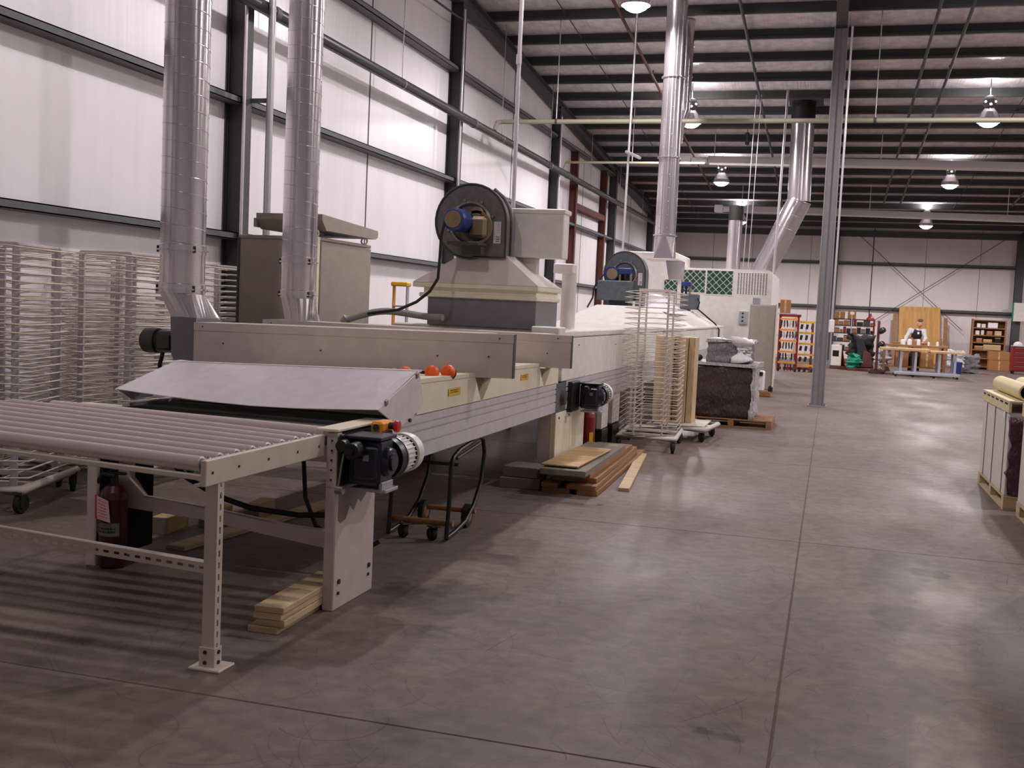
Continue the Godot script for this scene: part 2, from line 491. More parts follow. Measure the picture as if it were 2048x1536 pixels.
func build_shell() -> void:
	# floor slabs between sawn joints
	var fl := setting("floor")
	obj("subbase", S().span(V(X0 - 0.3, -0.30, Z1 - 0.3), V(X1 + 0.3, -0.006, Z0 + 0.3)), M.joint_dark, fl)
	var xs := [X0 - 0.1, -4.3, -0.115, 4.1, 8.3, 12.5, 16.7, X1 + 0.1]
	var zs := [Z0, 0.5, -3.74, -8.02, -12.3, -16.55, -20.75, -25.0, -29.3, -33.5, -37.7, -42.0, Z1]
	var m1 := func(p: Vector3): return P((p.x + 7.0) / 13.0, (5.0 - p.z) / 36.0)
	var m2 := func(p: Vector3): return P(p.x / 2.6, p.z / 2.6)
	for i in xs.size() - 1:
		for j in zs.size() - 1:
			var s := S().span(V(xs[i] + 0.003, -0.14, zs[j + 1] + 0.003), V(xs[i + 1] - 0.003, 0.0, zs[j] - 0.003), 0.004)
			obj("floor_slab", s.world_uv(m1, m2), M.floor_concrete, fl)

	# side wall on the left: insulated panels, girts, wall columns
	var wl := setting("wall_left")
	obj("wall_backing", S().side([P(Z0 + 0.2, -0.2), P(Z0 + 0.2, roof_y(Z0) + 0.5), P(Z1 - 0.2, roof_y(Z1) + 0.5), P(Z1 - 0.2, -0.2)], X0 - 0.25, X0 - 0.12), M.steel_dark, wl)
	var bay := [3.65, -0.2, -4.05, -7.9, -11.75, -15.82, -19.45, -23.65, -27.1, -30.95, -34.8, -38.65, -42.5]
	var edge := [Z0] + bay + [Z1]
	for i in edge.size() - 1:
		var a: float = edge[i] - 0.014; var b: float = edge[i + 1] + 0.014
		obj("wall_panel", S().side([P(a, 0.0), P(a, roof_y(a) + 0.3), P(b, roof_y(b) + 0.3), P(b, 0.0)], X0 - 0.12, X0), M.wall_vinyl, wl)
	for z in bay:
		obj("seam_strip", S().span(V(X0 - 0.02, 0.0, z - 0.016), V(X0 + 0.006, roof_y(z) + 0.2, z + 0.016)), M.steel_dark, wl)
	for y in [2.25, 3.86, 5.90]:
		obj("girt", S().side([P(Z1, y), P(Z0, y), P(Z0, y + 0.012), P(Z1, y + 0.012)], X0, -6.9).span(V(-6.912, y, Z1), V(-6.9, y + 0.085, Z0)).span(V(-6.93, y + 0.073, Z1), V(-6.9, y + 0.085, Z0)), M.girt_gray, wl)
	for z in [-4.05, -11.75, -19.45, -27.1, -34.8, -42.5]:
		var top := roof_y(z) - 0.1
		obj("wall_column", h_section(-6.98, z, 0.0, top, 0.25, 0.21, true), M.steel_dark, wl)
	for z in [-29.35, -33.35]:
		obj("door_jamb", h_section(-6.99, z, 0.0, 5.9, 0.2, 0.16, true), M.primer_red, wl)
	obj("door_header", S().span(V(-7.09, 4.35, -33.3), V(-6.9, 4.52, -29.4), 0.005), M.primer_red, wl)

	# far wall
	var wf := setting("wall_far")
	var fy := roof_y(Z1) + 0.35
	obj("wall_backing", S().span(V(X0 - 0.2, -0.2, Z1 - 0.3), V(X1 + 0.2, fy, Z1 - 0.14)), M.steel_dark, wf)
	var fx := [X0, -4.93, -3.3, -0.95, 1.48, 3.5, 5.52, 7.6, 10.6, 14.1, 17.7, X1]
	for i in fx.size() - 1:
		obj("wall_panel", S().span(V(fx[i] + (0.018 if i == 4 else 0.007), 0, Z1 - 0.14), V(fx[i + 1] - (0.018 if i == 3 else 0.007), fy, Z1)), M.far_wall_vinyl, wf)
	for y in [2.12, 3.92]:
		obj("girt", S().span(V(X0, y, Z1), V(X1, y + 0.02, Z1 + 0.2)).span(V(X0, y, Z1 + 0.18), V(X1, y + 0.12, Z1 + 0.2)), M.steel_dark, wf)
	obj("girt", S().span(V(X0, 5.05, Z1), V(X1, 5.29, Z1 + 0.2), 0.01), M.steel_dark, wf)
	for x in [-6.98, 0.0, 6.95, 13.9, 20.9]:
		obj("wall_column", h_section(x, Z1 + 0.16, 0.0, roof_y(Z1) - 0.1, 0.21, 0.3, false), M.steel_dark, wf)
	for q in [[V(0.9, 5.1, Z1 + 0.27), V(5.0, 1.45, Z1 + 0.27)], [V(6.4, 5.1, Z1 + 0.24), V(1.7, 1.7, Z1 + 0.24)]]:
		obj("brace_rod", S().cyl(q[0], q[1], 0.014, -1, 6), M.steel_dark, wf)

	# walls behind and to the right of the camera
	var wr := setting("wall_right")
	var wb := setting("wall_back")
	for i in edge.size() - 1:
		var a: float = edge[i] - 0.01; var b: float = edge[i + 1] + 0.01
		obj("wall_panel", S().side([P(a, 0.0), P(a, roof_y(a) + 0.3), P(b, roof_y(b) + 0.3), P(b, 0.0)], X1, X1 + 0.12), M.wall_vinyl, wr)
	obj("wall_backing", S().side([P(Z0 + 0.2, -0.2), P(Z0 + 0.2, roof_y(Z0) + 0.5), P(Z1 - 0.2, roof_y(Z1) + 0.5), P(Z1 - 0.2, -0.2)], X1 + 0.12, X1 + 0.25), M.steel_dark, wr)
	for i in 8:
		obj("wall_panel", S().span(V(X0 + i * 3.55 + 0.01, 0, Z0), V(X0 + (i + 1) * 3.55 - 0.01, roof_y(Z0) + 0.3, Z0 + 0.12)), M.wall_vinyl, wb)
	obj("wall_backing", S().span(V(X0 - 0.2, -0.2, Z0 + 0.12), V(X1 + 0.2, roof_y(Z0) + 0.5, Z0 + 0.25)), M.steel_dark, wb)

	# roof: insulation blankets over purlins, rafters below
	var ce := setting("ceiling")
	var rx := [X0 - 0.15, -3.55, 0.0, 3.5, 7.0, 10.6, 14.1, 17.7, X1 + 0.15]
	for i in rx.size() - 1:
		var a := Z0 + 0.2; var b := Z1 - 0.2
		obj("roof_panel", S().side([P(a, roof_y(a) + 0.21), P(a, roof_y(a) + 0.36), P(b, roof_y(b) + 0.36), P(b, roof_y(b) + 0.21)], rx[i] + 0.002, rx[i + 1] - 0.002), M.roof_vinyl, ce)
	var z := -21.15 + 1.45 * 18
	while z > Z1 + 0.1:
		var y := roof_y(z)
		obj("purlin", S().side([P(z + 0.035, y), P(z + 0.035, y + 0.05), P(z + 0.025, y + 0.05), P(z + 0.025, y + 0.01), P(z - 0.03, y + 0.01), P(z - 0.03, y + 0.2), P(z - 0.1, y + 0.195), P(z - 0.1, y + 0.15), P(z - 0.11, y + 0.15), P(z - 0.11, y + 0.208), P(z - 0.04, y + 0.21), P(z - 0.04, y)], X0, X1), M.steel_dark, ce)
		z -= 1.45
	for q in [[-6.95, 0.25, 0.22], [-0.145, 0.36, 0.2], [7.0, 0.36, 0.2], [14.1, 0.36, 0.2]]:
		var s := S()
		var a := Z0; var b := Z1; var x: float = q[0]; var dd: float = q[1]; var ww: float = q[2]
		for k in [[0.0, -0.014, ww], [-0.014, -dd + 0.014, 0.012], [-dd + 0.014, -dd, ww]]:
			s.side([P(a, roof_y(a) + k[1]), P(a, roof_y(a) + k[0]), P(b, roof_y(b) + k[0]), P(b, roof_y(b) + k[1])], x - k[2] * 0.5, x + k[2] * 0.5)
		obj("rafter", s, M.steel_dark, ce)
	for x in [-5.35, 3.9]:
		obj("sag_rod", S().cyl(V(x, roof_y(-10) + 0.08, -10.0), V(x, roof_y(-45) + 0.08, -45.0), 0.012, -1, 6), M.steel_dark, ce)

func h_section(x: float, z: float, y0: float, y1: float, deep: float, wide: float, facing_x: bool) -> Shape:
	var s := S()
	var f := 0.014
	if facing_x:   # flanges face along x
		for q in [-1.0, 1.0]:
			s.box(V(x + q * (deep * 0.5 - f * 0.5), (y0 + y1) * 0.5, z), V(f, y1 - y0, wide), 0.003)
		s.box(V(x, (y0 + y1) * 0.5, z), V(deep - 2 * f, y1 - y0, 0.012))
	else:
		for q in [-1.0, 1.0]:
			s.box(V(x, (y0 + y1) * 0.5, z + q * (deep * 0.5 - f * 0.5)), V(wide, y1 - y0, f), 0.003)
		s.box(V(x, (y0 + y1) * 0.5, z), V(0.012, y1 - y0, deep - 2 * f))
	return s

func build_lamps() -> void:
	# high-bay lamps on a grid, two rows in view and one beyond the aisle
	var rows := [[-2.9, 7.75], [-10.6, 7.2], [-18.3, 6.69], [-26.0, 6.07], [-33.7, 5.62], [-41.4, 5.1]]
	var shell := S().lathe([P(0.25, 0.0), P(0.235, 0.09), P(0.17, 0.22), P(0.10, 0.31), P(0.07, 0.33)]).lathe([P(0.065, 0.325), P(0.095, 0.30), P(0.165, 0.215), P(0.228, 0.09), P(0.245, 0.0)]).mesh()
	var glow := S().lathe([P(0.0, -0.11), P(0.10, -0.095), P(0.18, -0.05), P(0.225, 0.02), P(0.225, 0.04), P(0.0, 0.04)]).mesh()
	var ballast := S().lathe([P(0.0, 0.33), P(0.10, 0.33), P(0.13, 0.37), P(0.13, 0.50), P(0.10, 0.56), P(0.03, 0.58), P(0.0, 0.58)], Transform3D.IDENTITY, 20).mesh()
	var vent := S().lathe([P(0.0, -0.03), P(0.03, -0.012), P(0.03, 0.012), P(0.0, 0.03)], Transform3D.IDENTITY, 8).mesh()
	var where := {-3.45: "over the oven line", 3.03: "over the aisle", 9.5: "over the right bay", 16.0: "over the last bay on the right"}
	var order := ["out of view above the roller table", "level with the near blower", "brightest near the top edge", "level with the spray booth", "between both tube heaters", "nearest the far wall"]
	for i in rows.size():
		for x in where:
			var z: float = rows[i][0]; var y: float = rows[i][1]
			var o := thing("high_bay_lamp", "high bay lamp %s, %s" % [where[x], order[i]], "lamp", V(x, y, z), 0.0, "high bay lamps under the roof")
			obj("reflector", shell, M.reflector, o)
			obj("lens", glow, M.lamp_glow, o)
			obj("ballast", ballast, M.motor_dark if i > 5 else M.duct_gray, o)
			for a in 3:
				obj("vent_hole", vent, M.vent_glow, o, V(0.125 * cos(a * 0.9 + 0.6), 0.44 - (0.06 if a == 1 else 0.0), 0.125 * sin(a * 0.9 + 0.6)))
			obj("stem", S().cyl(V(0, 0.57, 0), V(0, roof_y(z) - y + 0.2, 0), 0.012, -1, 6), M.steel_dark, o)
			var l := SpotLight3D.new()
			l.name = "light"
			o.add_child(l, true)
			l.position = V(0, -0.03, 0); l.rotation.x = -PI / 2
			l.spot_angle = 87.0; l.spot_angle_attenuation = 0.5
			l.light_energy = LAMP_ENERGY * [0.55, 1.1, 1.25, 1.3, 1.3, 1.2][i] * (1.0 if x < 0.0 else (0.5 if i == 0 else 1.0) if x < 5.0 else 0.6); l.light_color = LAMP_COLOR; l.light_size = 0.1
			l.spot_range = 60.0; l.spot_attenuation = 2.0
			l.shadow_enabled = true
			if x > 5.0 or z > -5.0:
				continue
			var up := OmniLight3D.new()
			up.name = "vent_light"
			o.add_child(up, true)
			up.position = V(0, 0.66, 0.0)
			up.light_energy = 1.5; up.light_color = LAMP_COLOR; up.light_size = 0.05; up.omni_range = 30.0; up.omni_attenuation = 2.0
			up.shadow_enabled = true

func build_overhead() -> void:
	# the bare steel column in the aisle, with its pull switch
	var c := thing("steel_column", "gray steel column standing alone on the open floor", "column")
	tag(c, "", "", "", "structure")
	var top := roof_y(-21.0) - 0.35
	obj("shaft", h_section(-0.145, -21.0, 0.012, top, 0.24, 0.22, true), M.column_gray, c)
	obj("base_plate", S().box(V(-0.145, 0.008, -21.0), V(0.34, 0.016, 0.34), 0.003), M.column_gray, c)
	for q in [P(-0.13, 0.13), P(0.13, 0.13), P(-0.13, -0.13), P(0.13, -0.13)]:
		obj("anchor_bolt", S().cyl(V(-0.145 + q.x, 0.016, -21 + q.y), V(-0.145 + q.x, 0.045, -21 + q.y), 0.014, -1, 6), M.bolt, c)
	var sw := thing("switch_drop", "thin white conduit with a switch box on the steel column", "conduit")
	obj("conduit_pipe", S().cyl(V(0.02, 1.62, -20.9), V(0.045, top, -20.9), 0.02, -1, 8), M.conduit, sw)
	obj("switch_box", S().box(V(0.02, 1.5, -20.89), V(0.10, 0.24, 0.08), 0.015), M.paper_white, sw)
	# sprinkler main along the wall, its hangers, and the cross main
	var mp := thing("sprinkler_main", "dark steel pipe running along the left wall above the girts", "pipe")
	obj("pipe_run", S().cyl(V(-6.72, 5.02, Z0), V(-6.72, 5.02, -45.0), 0.08, -1, 16), M.pipe_dark, mp)
	for z in [-8.0, -13.0, -16.2, -21.6, -25.6, -30.2, -34.6, -39.0]:
		obj("hanger_rod", S().cyl(V(-6.72, 5.08, z), V(-6.72, roof_y(z) + 0.1, z), 0.008, -1, 6).cyl(V(-6.72, 5.02, z - 0.015), V(-6.72, 5.02, z + 0.015), 0.085, -1, 14), M.pipe_steel, mp)
	for z in [-11.75, -19.45, -27.1, -34.8]:
		obj("coupling", S().cyl(V(-6.72, 5.02, z - 0.4), V(-6.72, 5.02, z - 0.28), 0.088, -1, 16), M.girt_gray, mp)
	var cp := thing("cross_pipe", "cream sprinkler pipe crossing the hall in front of the round duct", "pipe")
	obj("pipe_run", S().tube([V(-6.72, 5.10, -21.1), V(-6.70, 5.28, -21.2), V(-6.6, 5.31, -21.3), V(X1 - 0.2, 5.30, -21.3)], 0.045, 10), M.pipe_cream, cp)
	for x in [-5.5, -3.35, 0.55, 4.2, 8.4]:
		obj("hanger_rod", S().cyl(V(x, 5.33, -21.3), V(x, roof_y(-21.3) + 0.1, -21.3), 0.012, -1, 6), M.conduit, cp)
		obj("hanger_clip", S().cyl(V(x - 0.02, 5.31, -21.3), V(x + 0.02, 5.31, -21.3), 0.058, -1, 12), M.steel_dark, cp)
	var cp2 := thing("cross_pipe", "thin cream pipe crossing the hall behind the tall round duct", "pipe")
	obj("pipe_run", S().tube([V(-6.72, 5.1, -27.0), V(-6.7, 5.3, -27.1), V(-3.2, 5.3, -27.1)], 0.03, 8), M.pipe_cream, cp2)
	obj("hanger_rod", S().cyl(V(-5.0, 5.3, -27.1), V(-5.0, roof_y(-27.1) + 0.1, -27.1), 0.01, -1, 6), M.conduit, cp2)
	# branch lines under the purlins
	var bl := [[-1.93, -14.0, -45.5, "between the ducts and the column"], [1.50, -14.0, -40.0, "right of the bare column"], [2.05, -14.0, -40.0, "farther right beside its twin"], [-4.2, -14.0, -38.0, "left of the tall galvanized duct"], [5.6, -14.0, -40.0, "over the pallet stacks"]]
	for b in bl:
		var o := thing("branch_pipe", "dark sprinkler branch pipe under the purlins %s" % b[3], "pipe", Vector3.ZERO, 0.0, "sprinkler branch pipes")
		obj("pipe_run", S().cyl(V(b[0], roof_y(b[1]) - 0.07, b[1]), V(b[0], roof_y(b[2]) - 0.07, b[2]), 0.032, -1, 8), M.primer_red if b[0] == -4.2 else M.steel_dark, o)
		for k in 4:
			var z: float = b[1] - 5.0 - k * 5.8
			obj("hanger_clip", S().box(V(b[0], roof_y(z), z), V(0.02, 0.16, 0.05)), M.steel_dark, o)
	# conduits
	var cw := thing("wall_conduit", "thin dark conduit running along the top of the left wall", "conduit")
	obj("conduit_pipe", S().tube([V(-6.85, 6.62, -12.0), V(-6.85, 6.80, -19.0), V(-6.86, 6.96, -20.6), V(-6.86, 7.06, -21.0)], 0.02, 6), M.steel_dark, cw)
	var dp := thing("down_pipe", "slim steel pipe rising beside the second duct against the wall", "pipe")
	obj("pipe_run", S().cyl(V(-6.6, 0.0, -11.83), V(-6.6, roof_y(-11.83) + 0.05, -11.83), 0.043, -1, 12), M.pipe_steel, dp)
	obj("pipe_clamp", S().box(V(-6.74, 3.92, -11.83), V(0.26, 0.05, 0.04)), M.steel_dark, dp)
	for q in [[-7.02, -11.6], [-7.02, -19.3], [-7.02, -26.95]]:
		var o := thing("column_conduit", "thin gray conduit strapped to the wall column %s" % ["behind the second duct", "above the near blower", "past the near blower"][int((-11.6 - q[1]) / 7.0)], "conduit")
		obj("conduit_pipe", S().cyl(V(-6.81, 0.6, q[1]), V(-6.81, roof_y(q[1]) - 0.4, q[1]), 0.02, -1, 8), M.conduit, o)
	var hp := thing("drop_conduit", "bright conduit dropping from the roof behind the near blower", "conduit")
	obj("conduit_pipe", S().cyl(V(-3.32, 2.53, -11.2), V(-3.34, roof_y(-11.2), -11.2), 0.022, -1, 10), M.conduit, hp)
	obj("coupling", S().cyl(V(-3.33, 4.15, -11.2), V(-3.33, 4.25, -11.2), 0.03, -1, 10), M.conduit, hp)
	var h2 := thing("drop_conduit", "thin conduit with an angled arm left of the tall galvanized duct", "conduit")
	obj("conduit_pipe", S().cyl(V(-3.9, 1.9, -20.6), V(-3.85, roof_y(-20.6), -20.6), 0.022, -1, 8), M.conduit, h2)
	obj("arm", S().cyl(V(-3.92, 4.62, -20.6), V(-3.55, 4.42, -20.0), 0.03, -1, 8), M.conduit, h2)
	var h3 := thing("drop_conduit", "bright conduit dropping onto the spray booth before the bent duct", "conduit")
	obj("conduit_pipe", S().cyl(V(-1.35, 2.65, -26.2), V(-1.28, roof_y(-26.2), -26.2), 0.03, -1, 10), M.conduit, h3)
	var h4 := [[-2.02, -26.6], [-1.9, -26.6]]
	for k in 2:
		var o := thing("drop_cable", "thin hanging cable over the booth, %s of the pair" % ["left one", "right one"][k], "cable")
		obj("cable", S().cyl(V(h4[k][0] - 0.07, 2.8, h4[k][1]), V(h4[k][0], roof_y(h4[k][1]), h4[k][1]), 0.010, -1, 6), M.conduit, o)
	# tube heaters
	var th := [[-30.5, 5.93, 5.80, "nearer the column", -4.1], [-38.0, 5.33, 5.19, "nearer the far wall", -3.9]]
	for q in th:
		var o := thing("tube_heater", "long tube heater with shiny reflector under the roof, %s" % q[3], "heater")
		var z: float = q[0]; var xa: float = q[4]; var xb := 9.5
		var tilt := Transform3D(Basis(V(0, 0, 1), V(0, 1, 0), V(-1, 0, 0)), Vector3.ZERO)
		var rf := S()
		var lo := [P(-0.20, -0.16), P(-0.19, -0.17), P(-0.11, 0.02), P(0.11, 0.02), P(0.19, -0.17), P(0.20, -0.16), P(0.115, 0.032), P(-0.115, 0.032)]
		rf.prism(PackedVector2Array(lo), tilt.translated(V(xb, 0, 0)), xb - xa - 0.6)
		var d: float = (q[2] - q[1]) / 8.5
		var b := Basis(V(1, d, 0), V(0, 1, 0), V(0, 0, 1))
		obj("reflector", rf, M.tube_reflector, o, V(0, q[1] - d * xa, z), b)
		obj("burner_tube", S().cyl(V(xa, -0.09, 0), V(xb, -0.09, 0), 0.05, -1, 12), M.duct_gray, o, V(0, q[1] - d * xa, z), b)
		obj("burner_box", S().box(V(xa - 0.02, -0.08, 0), V(0.28, 0.25, 0.25), 0.02), M.paper_white, o, V(0, q[1] - d * xa, z), b)
		obj("blower_end", S().cyl(V(xa + 0.14, -0.09, 0), V(xa + 0.56, -0.09, 0), 0.10, 0.07, 14), M.paper_white, o, V(0, q[1] - d * xa, z), b)
		for x in [xa + 0.75, 1.0, 5.2, 9.0]:
			obj("hanger_rod", S().cyl(V(x, q[1] + d * (x - xa) + 0.02, z), V(x, roof_y(z) + 0.1, z), 0.012, -1, 6), M.conduit, o)
	# small horn speaker
	var ho := thing("alarm_horn", "small dark box hanging from a purlin left of the bent duct", "horn")
	obj("body", S().box(V(-2.45, 6.35, -30.0), V(0.10, 0.34, 0.12), 0.02), M.black_paint, ho)
	obj("bracket", S().cyl(V(-2.45, 6.5, -30.0), V(-2.45, roof_y(-30.0) + 0.05, -30.0), 0.012, -1, 6), M.steel_dark, ho)

# ---------------------------------------------------------------- the conveyor and the oven line
const XR := -2.35    # aisle side of the line
const XL := -4.02

func plate_with_slots(s: Shape, a: Vector3, b: Vector3, across: Vector3, wide: float, thick: Vector3, pitch: float) -> void:
	# a perforated strip: two rims and the bridges between slots
	var d := (b - a).normalized(); var l := a.distance_to(b)
	var bs := Basis(d, across, d.cross(across))
	var th := absf(thick.dot(bs.z))
	var rim := wide * 0.36
	for q in [-1.0, 1.0]:
		s.box((a + b) * 0.5 + across * q * (wide - rim) * 0.5, V(l, rim, th), 0.0, bs)
	var k := 0.0
	while k < l:
		s.box(a + d * minf(k + pitch * 0.22, l - 0.005), V(pitch * 0.45, wide * 0.3, th), 0.0, bs)
		k += pitch

func build_conveyor() -> void:
	var o := thing("roller_table", "cream roller conveyor table with gray rollers and perforated legs at the infeed", "conveyor")
	var tip := func(x: float): return -0.030 * (x + 2.42)   # the table stands a little out of level
	for k in 8:
		var z := -3.965 - k * 0.1385
		var r := obj("roller", S().lathe([P(0.0, 0.0), P(0.026, 0.0), P(0.033, 0.006), P(0.033, 1.80), P(0.026, 1.806), P(0.0, 1.806)], Transform3D(Basis(V(0, -1, 0), V(-1, 0.03, 0).normalized(), V(0, 0, -1)), V(-2.475, 0.884, z)), 20), M.roller_steel, o)
		obj("end_cap", S().cyl(V(-2.476, 0.884, z), V(-2.462, 0.884, z), 0.030, 0.024, 16), M.duct_gray, r)
		obj("shaft_end", S().cyl(V(-2.462, 0.893, z), V(-2.452, 0.893, z), 0.010, -1, 6).box(V(-2.447, 0.914, z), V(0.012, 0.012, 0.016), 0.003), M.chrome, r)
	# rails
	obj("side_rail", S().span(V(-2.446, 0.800, -4.995), V(-2.42, 0.911, -3.90), 0.004).span(V(-2.476, 0.800, -4.995), V(-2.446, 0.81, -3.90)), M.table_beige, o)
	obj("side_rail", S().span(V(-4.34, 0.83, -5.16), V(-4.31, 0.938, -3.90), 0.004), M.table_beige, o)
	for z in [-3.95, -4.16, -4.42, -4.70, -4.93]:
		obj("bolt", S().cyl(V(-2.42, 0.855, z), V(-2.416, 0.855, z), 0.006, -1, 8), M.bolt_dark, o)
	obj("tie_bar", S().box(V(-3.38, 0.862, -3.93), V(1.90, 0.022, 0.03), 0.003, Basis(V(0, 0, 1), -0.03)), M.table_beige, o)
	# legs: perforated angle
	for q in [[-2.42, 1.0, 0.80], [-4.34, -1.0, 0.86]]:
		var s := S()
		var x: float = q[0]
		s.span(V(x - 0.062 if q[1] > 0 else x + 0.01, 0.012, -4.004), V(x - 0.004 if q[1] > 0 else x + 0.066, q[2], -4.0))
		plate_with_slots(s, V(x - 0.004 * q[1], 0.012, -4.024), V(x - 0.004 * q[1], q[2], -4.024), V(0, 0, 1), 0.048, V(0.004, 0, 0), 0.05)
		var leg := obj("leg", s, M.table_beige, o)
		obj("foot_plate", S().box(V(x - 0.03 * q[1], 0.006, -4.03), V(0.15, 0.012, 0.13), 0.003).box(V(x - 0.033 * q[1], 0.05, -3.997), V(0.075, 0.09, 0.006), 0.001).box(V(x + 0.002 * q[1], 0.05, -4.024), V(0.006, 0.09, 0.056), 0.001), M.table_beige, leg)
		for y in [0.03, 0.075]:
			obj("foot_bolt", S().cyl(V(x - 0.04, y, -3.995), V(x - 0.04, y, -3.989), 0.009, -1, 6).cyl(V(x + 0.004, y, -4.024), V(x + 0.01, y, -4.024), 0.009, -1, 6), M.bolt_dark, leg)
	var cb := S()
	var A := V(-4.33, 0.512, -4.004); var B := V(-2.48, 0.434, -4.004)
	plate_with_slots(cb, A, B, V(0.042, 0.999, 0).normalized(), 0.045, V(0, 0, 0.004), 0.053)
	var bb := Basis(V(0, 0, 1), -0.042)
	cb.box((A + B) * 0.5 + V(0, 0.021, -0.022), V(A.distance_to(B), 0.004, 0.045), 0.0, bb)
	obj("cross_bar", cb, M.table_beige, o)

func gear_motor(o: Node3D, at: Vector3, turn := 0.0) -> void:
	# worm gearbox with a finned motor lying along the line
	var b := Basis(V(0, 1, 0), turn).scaled(V(0.92, 0.92, 0.92))
	var g := obj("gearbox", S().box(V(0, 0, 0.0), V(0.20, 0.26, 0.20), 0.02).box(V(0.0, 0.135, 0.0), V(0.22, 0.02, 0.23), 0.004).box(V(0.02, 0.0, 0.115), V(0.14, 0.18, 0.03), 0.01).cyl(V(0.10, 0, 0), V(0.135, 0, 0), 0.085, 0.075, 20).cyl(V(0.135, 0.0, 0), V(0.15, 0, 0), 0.05, -1, 16), M.gear_blue, o, at, b)
	obj("nameplate", S().box(V(0.03, 0.03, 0.132), V(0.035, 0.035, 0.003)), M.bolt, g)
	obj("shaft_cover", S().cyl(V(-0.02, 0.07, 0.10), V(-0.02, 0.07, 0.22), 0.05, 0.045, 16).cyl(V(-0.02, 0.07, 0.22), V(-0.02, 0.07, 0.24), 0.02, -1, 10), M.black_paint, g)
	obj("base_bracket", S().box(V(0.02, -0.16, -0.02), V(0.22, 0.02, 0.18), 0.003).box(V(0.10, -0.14, 0.0), V(0.02, 0.06, 0.16), 0.003), M.bench_gray, g)
	var f := obj("motor_flange", S().cyl(V(0.04, 0.0, -0.10), V(0.04, 0.0, -0.17), 0.118, 0.122, 28).cyl(V(0.04, 0, -0.17), V(0.04, 0, -0.18), 0.122, 0.116, 28), M.black_paint, o, at, b)
	obj("flange_rim", S().lathe([P(0.119, 0.0), P(0.126, 0.0), P(0.126, 0.012), P(0.119, 0.012)], Transform3D(Basis(V(1, 0, 0), PI / 2), V(0.04, 0, -0.178)), 28), M.pipe_steel, f)
	var fins := S().cyl(V(0.04, 0, -0.18), V(0.04, 0, -0.35), 0.098, -1, 24)
	for k in 26:
		var a := TAU * k / 26
		fins.box(V(0.04 + cos(a) * 0.104, sin(a) * 0.104, -0.262), V(0.016, 0.005, 0.14), 0.0, Basis(V(0, 0, 1), a))
	var mo := obj("motor", fins, M.machine_white, o, at, b)
	obj("cooling_band", S().cyl(V(0.04, 0, -0.345), V(0.04, 0, -0.362), 0.103, -1, 24), M.black_inside, mo)
	obj("fan_cover", S().lathe([P(0.0, 0.0), P(0.09, 0.0), P(0.115, 0.015), P(0.118, 0.03), P(0.118, 0.10), P(0.0, 0.10)], Transform3D(Basis(V(1, 0, 0), PI / 2), V(0.04, 0, -0.46)), 28), M.machine_white, mo)
	obj("terminal_box", S().box(V(-0.04, 0.11, -0.26), V(0.09, 0.06, 0.1), 0.008), M.gear_blue, mo)

func rail(o: Node3D, x: float, out: float, za: float, zb: float) -> void:
	# extruded aluminium side rail with three grooves
	var f := func(y: float): return y
	var yb := 0.655; var yt := 0.922; var h := yt - yb
	var grooves := [0.66, 0.38, 0.21]
	var poly := [P(x - out * 0.05, yb), P(x, yb)]
	for g in grooves:
		var y: float = yt - h * g
		poly += [P(x, y - 0.006), P(x - out * 0.012, y - 0.004), P(x - out * 0.012, y + 0.004), P(x, y + 0.006)]
	poly += [P(x, yt), P(x - out * 0.05, yt)]
	obj("side_rail", S().front(poly, zb, za), M.aluminium, o)

func warning_label(o: Node3D, x: float, y: float, z0: float, z1: float) -> void:
	var s := S()
	s.uvquad(V(x, y - 0.024, z0), V(x, y - 0.024, z1), V(x, y + 0.024, z1), V(x, y + 0.024, z0))
	obj("warning_label", s, M.label_warning, o)

